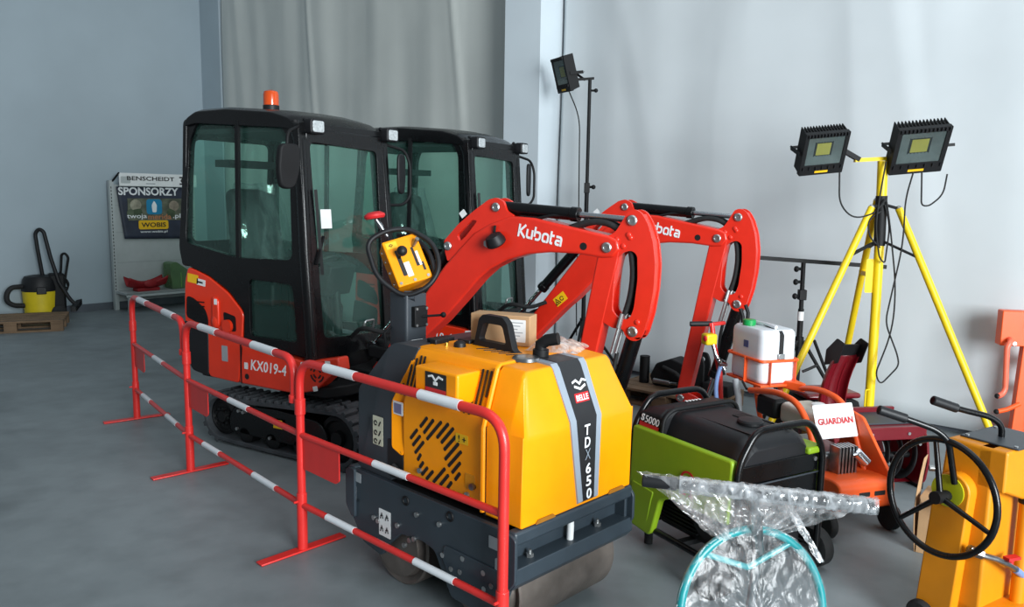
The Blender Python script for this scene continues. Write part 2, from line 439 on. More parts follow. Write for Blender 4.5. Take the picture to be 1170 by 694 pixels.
# ------------------------------------------------------------------ red and white pedestrian barriers
BWHITE = mat('barrier_white_band', (222, 226, 230), .4, var=.05)
def barrier(p, q, label, last=False):
    p = V((p[0], p[1], 0)); q = V((q[0], q[1], 0)); d = q-p; Ln = d.length
    yaw = math.degrees(math.atan2(d.y, d.x))
    t = thing('safety_barrier', label, 'barrier', p, yaw, 'red and white crowd barriers around the machines')
    x1 = Ln-(0 if last else .055); H = .97; r = .021
    top = fillet([(0, 0, .0), (0, 0, H), (x1, 0, H), (x1, 0, 0 if last else .76)], .13, 8)
    MB().tube(top, r, n=14).obj('frame_tube', RED, t, smooth=60)
    for z in (.60, .24):
        MB().cyl((.0, 0, z), (x1 if last else Ln, 0, z), .0155, n=12).obj('rail', RED, t)
    def band(z, a, b, r): MB().cyl((a*Ln, 0, z), (b*Ln, 0, z), r, n=14).obj('white_band', BWHITE, t)
    band(H, .165, .335, .0222); band(H, .655, .83, .0222)
    band(.60, .43, .6, .0167)
    band(.24, .16, .32, .0167); band(.24, .63, .81, .0167)
    s = MB().prism(rp([(.02, .585), (.33, .585), (.33, .445), (.30, .425), (.02, .43)], .012), -.003, .003); s.obj('plate', RED, t, bev=.001)
    for x in ((0, x1) if last else (0,)):
        s = MB().box(x-.028, x+.028, -.24, .24, .002, .012); s.obj('foot', RED, t, bev=.003)
        MB().cyl((x, 0, .01), (x, 0, .30), .0255, n=14).obj('socket', RED, t, bev=.003)
        MB().cyl((x, 0, .26), (x+.0, -.045, .26), .006, n=8).obj('pin', RED, t)
    if not last: MB().cyl((x1, 0, .75), (x1, 0, .79), .0285, n=14).obj('collar', RED, t, bev=.004)
    MB().cyl((0, 0, .70), (0, 0, .78), .0265, n=14).obj('collar', RED, t, bev=.004)
    return t
P1, P2, P3, P4 = (-2.925, 6.065), (-2.036, 4.899), (-1.029, 3.792), (-.019, 2.836)
barrier(P1, P2, 'red and white barrier panel farthest left, in front of the first excavator cab end')
barrier(P2, P3, 'middle red and white barrier panel in front of the black excavator track')
barrier(P3, P4, 'nearest red and white barrier panel, in front of the yellow roller', True)
# ------------------------------------------------------------------ compact excavators
# local frame: X forward, Y to the machine's left, Z up; the right-hand side (Y<0) faces the photographer
LENSG = mat('work_lamp_lens', (176, 182, 184), .15, var=.25, scale=60, bump=.3, bscale=90)
AMBER = mat('amber_beacon_plastic', (206, 74, 16), .22, var=.1, coat=.3)
LINER = mat('cab_headliner', (40, 44, 46), .8, var=.1)
SEATF = filmmat('seat_cover_film', .16, 9, (150, 175, 175), .1)

def glyph_poly(s, pts, w, F):
    """stroke of a letter as flat mitred bar chain in the frame F (u,v)"""
    P = [V((p[0], p[1])) for p in pts]
    L, R = [], []
    for i, p in enumerate(P):
        if i == 0: d = (P[1]-p).normalized(); n = V((-d.y, d.x)); k = 1
        elif i == len(P)-1: d = (p-P[i-1]).normalized(); n = V((-d.y, d.x)); k = 1
        else:
            a = (p-P[i-1]).normalized(); b = (P[i+1]-p).normalized()
            n = (V((-a.y, a.x))+V((-b.y, b.x)))
            if n.length < 1e-5: n = V((-a.y, a.x))
            n.normalize(); k = 1/max(.5, n.dot(V((-a.y, a.x))))
        L.append(p+n*w/2*k); R.append(p-n*w/2*k)
    s.prism([tuple(p) for p in L]+[tuple(p) for p in reversed(R)], 0, .0015, fn=lambda u, v, a: F @ V((u, v, a)))

def maker_lettering(o, ex, ey, w, h, parent):
    """the maker's name in its rounded open lettering, drawn stroke by stroke"""
    F = frame(o, ex, ey) @ MX.Diagonal((w/6.1, h/1.5, 1, 1)) @ MX.Translation((-3.05, -.55, 0))
    s = MB(); W = .24
    g = lambda pts: glyph_poly(s, pts, W, F)
    g([(.12, 0), (.12, 1.3)]); g([(.95, 1.3), (.25, .62), (1.0, 0)])                         # K
    g([tuple(p) for p in fillet([(1.25, .95), (1.25, .12), (1.75, .12)], .3, 4)]); g([(1.95, .95), (1.95, 0)])  # u
    g([(2.3, 1.35), (2.3, .35)]); g([tuple(p) for p in fillet([(2.45, .85), (3.05, .85), (3.05, .12), (2.42, .12)], .32, 4)])   # b
    g([tuple(p) for p in fillet([(3.86, .12), (3.42, .12), (3.42, .88), (4.14, .88), (4.14, .12), (3.92, .12)], .3, 4)])  # o
    g([tuple(p) for p in fillet([(4.5, 1.3), (4.5, .12), (4.78, .12)], .25, 4)]); g([(4.62, .88), (4.95, .88)])       # t
    g([tuple(p) for p in fillet([(5.2, .88), (5.92, .88), (5.92, 0)], .3, 4)]); g([tuple(p) for p in fillet([(5.72, .12), (5.22, .12), (5.22, .5), (5.75, .5)], .22, 4)])  # a
    return s.obj('lettering', WHT, parent, smooth=20)

def make_track(t, y0, y1):
    # rubber belt following the idler and sprocket, with chevron lugs
    def loop(off):
        o = []
        o += [(p[0], p[1]) for p in arc(.64, .205, .19+off, -80, 85, 10)]
        o += [(.25, .375+off), (-.10, .355+off)]
        o += [(p[0], p[1]) for p in arc(-.44, .19, .165+off, 95, 262, 10)]
        o += [(-.30, .018-off), (.0, .015-off), (.35, .015-off)]
        return o
    outer = loop(0); inner = loop(-.028)
    s = MB(); s.prism(outer, y0, y1, holes=[inner])
    # lugs
    P = [V((p[0], 0, p[1])) for p in outer]; P.append(P[0]); L = [0]
    for a, b in zip(P, P[1:]): L.append(L[-1]+(b-a).length)
    tot = L[-1]; n = 44; w = abs(y1-y0); ym = (y0+y1)/2
    for k in range(n):
        d = (k+.5)/n*tot
        i = max(j for j in range(len(L)-1) if L[j] <= d)
        a, b = P[i], P[i+1]; tt = (b-a).normalized(); c = a+tt*(d-L[i]); nn = V((tt.z, 0, -tt.x))
        if c.z < .03 and abs(tt.z) < .3: continue
        h = .024
        for sg in (-1, 1):
            if (k % 2 == 0) == (sg < 0):
                ya, yb = (ym-.01*sg, ym+sg*w/2)
            else: ya, yb = (ym+sg*w*.14, ym+sg*w/2)
            vs = []
            sec = lambda y, f: [c+V((0, y-c.y, 0))+tt*x*f+nn*z for x, z in ((-.028, -.004), (.028, -.004), (.017, h), (-.017, h))]
            s.loft([sec(min(ya, yb), .8), sec(max(ya, yb), .8)])
    s.obj('track_belt', TRK, t, bev=.003, seg=1)
    yo = y0 if abs(y0) > abs(y1) else y1; sg = -1 if yo < 0 else 1
    s = MB().prism(rp([(-.34, .10), (.52, .10), (.58, .20), (.50, .30), (.10, .325), (-.28, .30), (-.36, .2)], .05), yo-sg*.012, y0+y1-yo+sg*.03)
    s.obj('track_frame', BLK, t, bev=.008)
    for x, z, r, nm in ((.64, .205, .155, 'idler'), (-.44, .19, .132, 'sprocket')):
        s = MB(); s.lathe([(r, -.05), (r, -.015), (r*.8, 0), (r*.72, -.02), (r*.35, -.02), (r*.3, .012), (.02, .012)], (x, yo-sg*.03, z), (0, sg, 0), 26)
        if nm == 'sprocket':
            for k in range(9):
                a = 2*pi*k/9; s.cbox((x+cos(a)*.06, yo-sg*.034, z+sin(a)*.06), (.018, .03, .018))
        s.obj(nm, BLKM, t)
    for x in (-.2, .06, .32):
        MB().lathe([(.066, -.1), (.066, -.012), (.05, 0), (.02, 0)], (x, yo-sg*.012, .098), (0, sg, 0), 18).obj('track_roller', BLKM, t)
    if sg < 0:
        decal((.14, yo-.001-.012*0, .232), (1, 0, 0), (0, 0, 1), .085, .06, YST, t)
        for x, z in ((.055, .12), (-.265, .135), (-.245, .265), (-.20, .262)):
            MB().cyl((x, yo+.012, z), (x, yo-.004, z), .012, n=6).obj('bolt', BOLT, t)

def pin(t, x, z, y, r=.026, m=None):
    s = MB(); sg = -1 if y < 0 else 1
    s.lathe([(r, 0), (r, .008), (r*.8, .014), (r*.55, .014), (r*.5, .008), (.004, .008)], (x, y, z), (0, sg, 0), 18)
    return s.obj('pin', m or BOLT, t)

def make_excavator():
    t = thing('mini_excavator', 'nearer orange-red mini excavator with black cab and an amber beacon on its roof', 'excavator', (-1.437, 5.691, 0), -30, 'mini excavators')
    YR, YL = -.49, .40
    make_track(t, -.49, -.265); make_track(t, .265, .49)
    s = MB().box(-.25, .45, -.26, .26, .14, .33).box(-.12, .30, -.2, .2, .33, .44); s.obj('undercarriage', BLKM, t, bev=.02)
    MB().cyl((.08, 0, .40), (.08, 0, .47), .26, n=32).obj('slew_ring', BLKM, t)
    # dozer blade and arms
    s = MB()
    sec = [tuple(p) for p in rp([(1.06, .05), (1.09, .05), (1.045, .17), (1.09, .30), (1.06, .31), (1.015, .17)], .02)]
    s.prism(sec, -.49, .49)
    for y in (-.18, .18): s.bar((.40, y, .25), (1.04, y, .16), .05, .07)
    s.obj('dozer_blade', BLKM, t, bev=.004)
    # deck
    s = MB().prism(rp([(-.70, -.44), (.55, -.46), (.62, -.30), (.62, .34), (.50, .40), (-.70, .40)], .06), .455, .53, ax='z'); s.obj('swing_deck', BLKM, t, bev=.01)
    # rear red hood wrapped round the engine
    hood = [(-.735, 1.245), (-.64, 1.225), (-.50, 1.186), (-.313, 1.09), (-.19, .985), (-.168, .95), (-.19, .74), (-.23, .465), (-.53, .475), (-.60, .62), (-.79, .66), (-.79, .95), (-.775, 1.14)]
    s = MB()
    for y0_, y1_, dx in ((YR, -.34, 0), (-.34, YL, -.0)):
        pass
    hood_p = rp(hood, .03, 4)
    def hoodmap(u, v, a):   # plan view rounding at the back corners
        e = max(0, abs(a-(-.045))-.30)
        return (u+max(0, (-.45-u))/.34*e*.15, a, v)
    ys = [YR, -.46, -.42, -.34, -.2, .1, .25, .33, .37, YL]
    secs = [[hoodmap(p[0], p[1], y) for p in hood_p] for y in ys]
    s.loft(secs); s.obj('engine_hood', ORED, t, bev=.008)
    # counterweight (black) low at the back
    cw = rp([(-.72, .50), (-.535, .475), (-.525, .80), (-.70, .845), (-.80, .86), (-.83, .66)], .03)
    s = MB(); s.loft([[hoodmap(p[0], p[1], y) for p in cw] for y in [YR-.006, -.46, -.42, -.34, -.2, .1, .25, .33, .37, YL+.004]]); s.obj('counterweight', BLKP, t, bev=.01)
    # side vent, filler recess and stickers on the hood
    s = MB().prism(rp([(-.735, 1.04), (-.66, 1.025), (-.545, .955), (-.515, .88), (-.525, .825), (-.745, .885)], .03), YR-.004, YR+.05)
    for k in range(6):
        z = .85+.03*k; s.box(-.70, -.55, YR-.008, YR-.003, z, z+.008)
    s.obj('hood_vent', BLKM, t)
    s = MB().prism(rp([(-.36, .955), (-.24, .93), (-.238, .825), (-.35, .825)], .02), YR-.003, YR+.02); s.obj('handle_recess', BLKM, t)
    s = MB().cyl((-.31, YR-.025, .86), (-.31, YR+.02, .86), .045, n=20).sph((-.44, YR-.002, .875), .045, sc=(.8, .5, 1)); s.obj('lock_cover', ORED, t)
    s = MB().prism(rp([(-.46, 1.06), (-.40, 1.04), (-.40, .85), (-.43, .83), (-.47, .86)], .03), YR-.014, YR+.02); s.obj('hood_rib', ORED, t, bev=.008)
    decal((-.665, YR-.001, 1.165), (1, -.0, -.1), (0, 0, 1), .11, .062, YST, t)
    decal((-.58, YR-.001, 1.143), (1, 0, -.12), (0, 0, 1), .09, .045, WST, t); decal((-.585, YR-.0025, 1.143), (1, 0, -.12), (0, 0, 1), .05, .012, BST, t, name='sticker_print', r=.001)
    decal((-.42, YR-.0155, 1.02), (1, 0, 0), (0, 0, 1), .03, .04, WST, t)
    decal((-.36, YR-.001, .66), (1, 0, 0), (0, 0, 1), .06, .11, GST, t)
    # red side panel with the model number
    pan = rp([(-.184, .744), (-.05, .735), (.33, .70), (.375, .692), (.44, .70), (.685, .752), (.70, .66), (.62, .625), (.535, .55), (.46, .50), (.30, .465), (-.222, .468)], .022)
    s = MB(); s.prism(pan, YR-.004, YR+.10); s.obj('side_panel', ORED, t, bev=.012, seg=3)
    MB().box(-.20, -.19, YR-.0055, YR, .47, .74).obj('panel_gap', BLKM, t)
    text('KX019-4', (.068, YR-.0055, .612), (1, 0, -.01), (0, 0, 1), .335, .074, WHT, t, weight=.014, shear=.12, spacing=1.06)
    s = MB()
    F = frame((.508, YR-.0052, .628), (1, 0, 0), (0, 0, 1))
    for rr in (.055, .03):
        for a0 in (15, 105, 195, 285):
            glyph_poly(s, arc(0, 0, rr, a0, a0+62, 8), .012, F)
    s.obj('vent_slots', BST, t)
    decal((.395, YR-.005, .672), (1, 0, .08), (0, 0, 1), .062, .036, WST, t, r=.014); decal((.60, YR-.005, .70), (1, 0, .1), (0, 0, 1), .045, .04, WST, t)
    decal((.49, YR-.005, .525), (1, 0, .3), (0, 0, 1), .04, .032, WST, t); decal((-.145, YR-.005, .60), (1, 0, 0), (0, 0, 1), .035, .045, WST, t)
    MB().cyl((-.14, YR-.006, .525), (-.14, YR, .525), .02).obj('plug', BST, t)
    # --- cab
    out = rp([(-.775, 1.27), (-.805, 1.38), (-.745, 2.10), (-.70, 2.26), (-.60, 2.325), (-.30, 2.33), (.12, 2.295), (.27, 2.255), (.335, 2.16), (.365, 2.06), (.395, 1.34), (.435, .86), (.445, .72), (-.165, .76), (-.15, .97), (-.30, 1.105), (-.50, 1.20)], .035)
    up = rp([(-.735, 1.415), (-.69, 2.11), (-.60, 2.265), (.19, 2.21), (.265, 2.11), (.30, 1.345), (-.2, 1.335)], .055)
    lo = rp([(-.10, 1.20), (.30, 1.185), (.335, .81), (-.10, .81)], .04)
    tilt = lambda u, v, a: (u, a+(max(0, v-1.3)*.035)*(1 if a < 0 else -1), v)
    for nm, a, b in (('cab_side_frame', YR, YR+.05), ('cab_side_frame', YL-.05, YL)):
        s = MB(); s.prism(out, a, b, holes=[up, lo], fn=tilt); s.obj(nm, BLK, t, bev=.012, seg=3)
    for a in (YR+.022, YL-.022):
        s = MB(); s.prism(up, a-.002, a+.002, fn=tilt)
        w_ = s.obj('side_window', GLASS, t)
        s = MB(); s.bar((-.205, a-.012, 1.33), (-.19, a-.012*.2, 2.24), .022, .03, (1, 0, 0)); s.obj('window_divider', BLKM, t)
        s = MB(); s.prism(lo, a-.002, a+.002); s.obj('lower_side_window', GLASS, t)
    # front frame, raked: x falls away with height
    fx = lambda z: .437-(z-.86)*.068
    outF = rrect(YR+.0, YL-.0, .70, 2.22, .03); 
    holeF = rp([(-.375, .835), (.245, .795), (.275, 2.075), (-.395, 2.10)], .05)
    s = MB(); s.prism(outF, -.022, .022, holes=[holeF], fn=lambda u, v, a: (fx(v)+a, u*(1-.02*max(0, v-1.3)), v)); s.obj('cab_front_frame', BLK, t, bev=.012, seg=3)
    s = MB(); s.prism(holeF, -.002, .002, fn=lambda u, v, a: (fx(v)+a, u, v)); s.obj('windscreen', GLASS, t)
    # near corner post, round
    for y in (YR+.03, YL-.03):
        s = MB(); s.tube([(fx(.72)-.01, y, .72), (fx(1.4)-.01, y, 1.4), (fx(2.1)-.01, y*.96, 2.1), (fx(2.2)-.06, y*.95, 2.22)], .04, n=14); s.obj('corner_post', BLK, t, smooth=60)
    # rear frame and window
    outB = rrect(YR+.02, YL-.02, 1.24, 2.28, .05); holeB = rrect(YR+.09, YL-.09, 1.42, 2.14, .06)
    bx = lambda z: -.79+(max(0, z-1.38))*.083
    s = MB(); s.prism(outB, -.018, .018, holes=[holeB], fn=lambda u, v, a: (bx(v)+a, u, v)); s.obj('cab_rear_frame', BLK, t, bev=.008)
    s = MB(); s.prism(holeB, -.002, .002, fn=lambda u, v, a: (bx(v)+a, u, v)); s.obj('rear_window', GLASS, t)
    # roof: rounded lid
    def roofsec(y, dz):
        prof = rp([(-.72, 2.235), (-.70, 2.29), (-.60, 2.335), (-.30, 2.34), (.12, 2.305), (.27, 2.265), (.36, 2.20), (.355, 2.17), (.25, 2.20), (-.60, 2.255)], .03)
        return [(p[0], y, p[1]+dz) for p in prof]
    s = MB(); s.loft([roofsec(y, z) for y, z in ((YR+.012, -.018), (YR+.06, .0), (-.25, .012), (0, .016), (.2, .012), (YL-.06, 0), (YL-.012, -.018))]); s.obj('roof', BLK, t, bev=.012, seg=3)
    MB().box(-.66, .30, YR+.06, YL-.06, 2.17, 2.20).obj('headliner', LINER, t)
    MB().box(.345, .375, YR+.07, YL-.07, 2.09, 2.185).obj('front_visor', BLK, t, bev=.01)
    # door seams and handle strip: lower black cladding behind glass
    s = MB().prism(rp([(-.74, 1.26), (-.72, 1.40), (-.2, 1.325), (.30, 1.335), (.31, 1.2), (-.1, 1.215), (-.1, .8), (-.15, .8), (-.14, .98), (-.29, 1.115), (-.49, 1.21)], .02), YR+.004, YR+.03); s.obj('side_cladding', BLKP, t)
    MB().box(-.14, .40, YR+.06, YL-.06, .69, .72).obj('cab_floor', BLKM, t)
    MB().box(-.165, -.135, YR+.05, YL-.05, .72, 1.18).obj('seat_riser', BLKM, t)
    MB().box(-.78, -.20, YR+.06, YL-.06, 1.0, 1.18).obj('rear_shelf', BLKM, t, bev=.02)
    # seat under plastic, levers, console
    s = MB(); s.loft([[V((x, y, z)) for x, z in pr] for y, pr in ((-.24, [(-.50, 1.18), (-.18, 1.12), (-.20, 1.05), (-.5, 1.05)]), (.16, [(-.50, 1.18), (-.18, 1.12), (-.20, 1.05), (-.5, 1.05)]))]); s.obj('seat', SEAT, t, bev=.03, seg=3)
    s = MB()
    bk = rp([(-.52, 1.14), (-.40, 1.14), (-.47, 1.52), (-.52, 1.80), (-.60, 1.80), (-.58, 1.5)], .04)
    s.loft([[(p[0], y, p[1]*1+(-.03 if abs(y+.04) > .18 and p[1] > 1.7 else 0)) for p in bk] for y in (-.25, -.22, -.1, .02, .14, .17)]); s.obj('backrest', SEAT, t, bev=.03, seg=3)
    def cov(u, v):
        a = 2*pi*u
        cx, cy = -.42+.02*v, -.04
        r1 = .26-.10*v+.03*NZ.noise(V((cos(a)*2, sin(a)*2, v*4)))
        return (cx+cos(a)*r1*(.95-.45*v)-.10*v, cy+sin(a)*r1*1.25, 1.10+.74*v+.02*NZ.noise(V((cos(a)*3, v*5, 2))))
    MB().grid(cov, 40, 24, True).obj('seat_cover', SEATF, t, smooth=180)
    for y in (-.22, .16):
        MB().tube([(-.02, y, .75), (.0, y, 1.08), (-.04, y, 1.22)], .012).sph((-.04, y, 1.24), .035).obj('control_lever', BLKM, t)
    for y0_, y1_ in ((-.38, -.29), (.2, .3)):
        MB().box(-.30, .0, y0_, y1_, 1.0, 1.17).obj('side_console', BLKP, t, bev=.02)
    s = MB().box(.2, .3, -.16, .10, 1.08, 1.30, MX.Rotation(RAD(18), 3, 'Y')).cyl((.27, -.03, .72), (.25, -.03, 1.1), .03).torus((.16, -.03, 1.30), .1, .012, (-.5, 0, 1)); s.obj('instrument_pod', BLKP, t, bev=.01)
    for y in (-.12, .04): MB().tube([(.22, y, .72), (.24, y, .98), (.2, y, 1.05)], .009).obj('travel_lever', BLKM, t)
    MB().box(-.6, -.45, -.32, .22, 1.95, 2.0).obj('blind_roll', LINER, t)
    # front lower apron of the cab
    s = MB().prism(rrect(YR+.0, YL-.0, .48, .80, .02), .39, .455, ax='x'); s.obj('front_apron', BLK, t, bev=.012)
    s = MB().tube([(.452, .02, .83), (.47, .02, .90), (.47, .12, .90), (.452, .12, .83)], .008, fil=.02); s.obj('window_latch', BOLT, t)
    # wiper and notice on the windscreen
    s = MB().bar((fx(1.25)+.03, -.36, 1.25), (fx(1.62)+.03, -.385, 1.80), .012, .02).bar((fx(1.3)+.03, -.41, 1.32), (fx(1.5)+.03, -.33, 1.50), .016, .016); s.obj('wiper', BLKM, t)
    decal((fx(1.61)+.008, -.27, 1.61), (0, 1, 0), (-.068, 0, 1), .10, .125, WST, t, name='notice')
    # work lamps on the roof edge
    for y in (-.36, .395):
        s = MB().prism(rrect(y-.065, y+.065, 2.15, 2.245, .02), .36, .425, ax='x').tube([(.36, y, 2.2), (.30, y, 2.25)], .015)
        l = s.obj('work_lamp', BLKP, t, bev=.008)
        MB().prism(rrect(y-.05, y+.05, 2.162, 2.233, .015), .42, .429, ax='x').obj('lens', LENSG, l, bev=.003)
    # mirrors
    m = MB().tube([(.36, -.47, 2.19), (.40, -.60, 2.15), (.41, -.62, 2.05), (.41, -.62, 1.9)], .010, fil=.04).obj('mirror_arm', BLKM, t)
    s = MB(); s.prism(rp([(-.685, 2.075), (-.555, 2.075), (-.545, 1.92), (-.575, 1.80), (-.665, 1.80), (-.69, 1.92)], .045, 5), .395, .435, fn=lambda u, v, a: (a+(u+.62)*.25+(v-1.95)*.1, u, v)); s.obj('mirror', BLKM, m, bev=.01)
    m2 = MB().tube([(.36, .40, 2.13), (.40, .56, 2.10), (.42, .60, 2.0), (.42, .60, 1.76), (.40, .54, 1.70), (.38, .40, 1.70)], .011, fil=.05).obj('mirror_bracket', BLKM, t)
    s = MB(); s.prism(rp([(.44, 2.07), (.565, 2.07), (.575, 1.92), (.55, 1.78), (.45, 1.78), (.435, 1.92)], .045, 5), .40, .425, fn=lambda u, v, a: (a-(u-.5)*.3, u, v)); s.obj('mirror', BLKP, m2, bev=.01)
    # --- swing post and boom group (pivots on the swing post)
    s = MB().box(.42, .66, -.14, .14, .44, .60).cyl((.70, 0, .42), (.70, 0, .80), .085, n=24).box(.60, .78, -.11, .11, .46, .54).box(.60, .78, -.11, .11, .68, .76)
    s.obj('swing_post', BLKM, t, bev=.012)
    s = MB().cyl((.44, -.22, .50), (.72, -.13, .50), .032).cyl((.30, -.27, .50), (.46, -.215, .50), .045); s.obj('swing_cylinder', BLKM, t)
    MB().tube([(.45, .08, .62), (.62, .17, .78), (.80, .10, .84), (.95, .085, .95)], .016, fil=.1).obj('hydraulic_hose', RUB, t)
    MB().tube([(.45, -.10, .80), (.60, -.17, .90), (.76, -.12, .86), (.90, -.09, .92)], .016, fil=.1).obj('hydraulic_hose', RUB, t)
    PX = .70
    bp = lambda P: [(x-PX, z) for x, z in P]
    boom_out = bp([(.60, .60), (.62, .53), (.70, .47), (.76, .52), (.80, .61), (1.07, .88), (1.17, .965), (1.31, 1.11), (1.45, 1.26), (1.54, 1.335), (1.66, 1.395), (1.80, 1.437), (1.95, 1.455), (2.12, 1.455), (2.28, 1.44), (2.345, 1.445), (2.385, 1.49), (2.37, 1.545), (2.32, 1.565), (2.125, 1.60), (1.84, 1.652), (1.68, 1.66), (1.535, 1.61), (1.42, 1.55), (1.32, 1.455), (1.2, 1.335), (1.0, 1.085), (.71, .73)])
    s = MB(); s.prism(boom_out, -.072, .072)
    b = s.obj('boom', ORED_B, t, bev=.014, seg=3)
    b.location = (PX, 0, 0)
    br = bp([(1.19, 1.49), (1.23, 1.53), (1.30, 1.60), (1.42, 1.69), (1.52, 1.755), (1.575, 1.768), (1.625, 1.745), (1.645, 1.69), (1.70, 1.66), (1.60, 1.60), (1.42, 1.53), (1.30, 1.42), (1.22, 1.36), (1.20, 1.42)])
    h1 = bp(rp([(1.29, 1.53), (1.40, 1.63), (1.44, 1.625), (1.36, 1.53), (1.31, 1.49)], .015))
    s = MB()
    for y in (-.062, .04): s.prism(rp(br, .015), y, y+.022, holes=[h1])
    s.obj('boom_bracket', ORED_B, b, bev=.005)
    pl = lambda x, z, y, r=.03: pin(b, x-PX, z, y, r)
    pl(1.575, 1.71, -.065, .028); pl(1.225, 1.46, -.065, .028); pl(2.31, 1.50, -.073, .03); pl(.70, .54, -.075, .04)
    MB().cyl((2.165-PX, -.074, 1.50), (2.165-PX, -.06, 1.50), .022, n=16).obj('hole_plug', BST, b)
    decal((1.335-PX, -.0635, 1.665), (1, 0, .8), (-.8, 0, 1), .045, .04, WST, b)
    decal((1.035-PX, -.0735, .955), (1, 0, .85), (-.85, 0, 1), .12, .075, YST, b, name='warning_sticker')
    s = MB(); F = frame((1.01-PX, -.075, .93), (1, 0, .85), (-.85, 0, 1)); glyph_poly(s, [(-.024, -.02), (.024, -.02), (0, .025), (-.024, -.02)], .006, F); glyph_poly(s, [(-.004, -.012), (.004, .0)], .012, F); glyph_poly(s, arc(.05, 0, .016, 0, 330, 10), .006, F); s.obj('warning_print', BST, b)
    b['wl'] = 1
    maker_lettering((1.885-PX, -.074, 1.548), (1, 0, -.175), (.175, 0, 1), .30, .088, b)
    # boom lamp
    s = MB().lathe([(.004, .05), (.05, .035), (.062, .0), (.062, -.02), (.05, -.03)], (1.60-PX, -.11, 1.51), (-.3, -.5, 1), 20).tube([(1.57-PX, -.08, 1.53), (1.585-PX, -.09, 1.60)], .008)
    bl = s.obj('boom_lamp', BLKP, b)
    MB().cyl((1.535-PX, -.07, 1.49), (1.535-PX, -.105, 1.49), .024, n=6).obj('lamp_bolt', BOLT, b)
    # cylinders
    def ram(name, p0, p1, split, r, rod, ym=0, m0=BLK):
        p0 = V((p0[0]-PX, ym, p0[1])); p1 = V((p1[0]-PX, ym, p1[1])); c = p0+(p1-p0)*split
        s = MB().cyl(p0, c, r, n=20).cyl(c-(p1-p0).normalized()*.05, c, r*1.14, n=20).cyl(p0+V((0, -r, 0)), p0+V((0, r, 0)), r*.95, n=16)
        o = s.obj(name, m0, b, bev=.003)
        s = MB().cyl(c, p1, rod, n=16).cyl(p1+V((0, -.032, 0)), p1+V((0, .032, 0)), rod*1.7, n=16); s.obj('rod', CHR, b)
    ram('arm_cylinder', (1.575, 1.71), (2.45, 1.655), .60, .038, .018)
    MB().tube([(1.72-PX, -.03, 1.655), (1.85-PX, -.035, 1.65), (1.95-PX, -.03, 1.672), (2.05-PX, -.02, 1.672)], .010).obj('cylinder_pipe', BLKM, b)
    ram('boom_cylinder', (1.225, 1.46), (.56, .74), .62, .04, .02)
    # arm (dipper) with slotted side plates
    P = V((2.31, 1.50)); Q = V((2.09, .29)); d = (Q-P).normalized(); n = V((d.y, -d.x))   # n points back (towards cab)
    if n.x > 0: n = -n
    beam = [P+n*.055-d*.02, P-d*.06, P-n*.075-d*.02, P-n*.06+d*.5, Q-n*.045-d*.05, Q-n*.042+d*.02, Q+d*.05, Q+n*.045+d*.02, Q+n*.05-d*.08, P+n*.055+d*.4]
    s = MB(); s.prism(rp(bp([(p.x, p.y) for p in beam]), .02), -.056, .056)
    a = s.obj('arm', ORED_B, b, bev=.01, seg=3)
    plate = [(2.27, 1.55), (2.35, 1.585), (2.395, 1.66), (2.42, 1.705), (2.46, 1.718), (2.50, 1.70), (2.54, 1.64), (2.575, 1.54), (2.592, 1.42), (2.588, 1.28), (2.568, 1.14), (2.535, 1.02), (2.51, .985), (2.465, .98), (2.43, 1.005), (2.41, 1.05), (2.36, 1.04), (2.27, 1.08), (2.26, 1.2), (2.30, 1.44)]
    slot = [(2.365, 1.44), (2.40, 1.475), (2.45, 1.49), (2.485, 1.465), (2.492, 1.33), (2.475, 1.16), (2.45, 1.10), (2.39, 1.10), (2.345, 1.14), (2.35, 1.3)]
    s = MB()
    for y in (-.0545, .0365): s.prism(rp(bp(plate), .03), y, y+.018, holes=[rp(bp(slot), .03)])
    s.obj('arm_side_plates', ORED_B, b, bev=.005)
    s = MB(); e = bp([(2.50, 1.69), (2.535, 1.63), (2.568, 1.54), (2.584, 1.42), (2.58, 1.28), (2.56, 1.145), (2.53, 1.04)])
    s.loft([[(x, -.046, z), (x, .046, z), (x-.012, .046, z), (x-.012, -.046, z)] for x, z in e]); s.obj('arm_rear_web', ORED_B, b)
    for x, z, r in ((2.45, 1.655, .030), (2.475, 1.035, .030)): pl(x, z, -.056, r)
    for x, z in ((2.43, 1.575), (2.36, 1.545), (2.40, 1.51), (2.50, 1.09), (2.44, 1.56)):
        MB().sph((x-PX, -.056, z), .016, sc=(1, .5, 1)).obj('boss', ORED_B, b)
    ram('bucket_cylinder', (2.475, 1.035), (2.265, .27), .74, .046, .02)
    s = MB()
    for y in (-.07, .052): s.prism(rp(bp([(2.05, .33), (2.12, .345), (2.22, .31), (2.30, .235), (2.29, .18), (2.24, .17), (2.17, .235), (2.09, .245), (2.05, .27)]), .02), y, y+.018)
    s.obj('bucket_link', ORED_B, b, bev=.004)
    pl(2.09, .29, -.071, .028); pl(2.265, .21, -.071, .026)
    s = MB().prism(bp(rp([(2.05, .30), (2.11, .29), (2.28, .20), (2.22, .06), (2.10, .02), (2.02, .12)], .02)), -.045, .045); s.obj('quick_hitch', BLKM, b, bev=.006)
    # hoses over the boom tip and through the slot
    for y, dx in ((-.02, 0), (.018, .012)):
        s = MB().tube([(x-PX+dx, y, z) for x, z in ((2.05, 1.60), (2.18, 1.645), (2.33, 1.63), (2.43, 1.52), (2.455, 1.36), (2.44, 1.22), (2.41, 1.12))], .018, fil=.08); s.obj('hose', RUB, b)
        s = MB().cyl((2.41-PX+dx, y-.035, 1.13), (2.395-PX+dx, y-.05, 1.05), .014, n=8).cyl((2.395-PX+dx, y-.05, 1.05), (2.36-PX+dx, y-.06, .90), .009, n=8); s.obj('hose_fitting', BOLT, b)
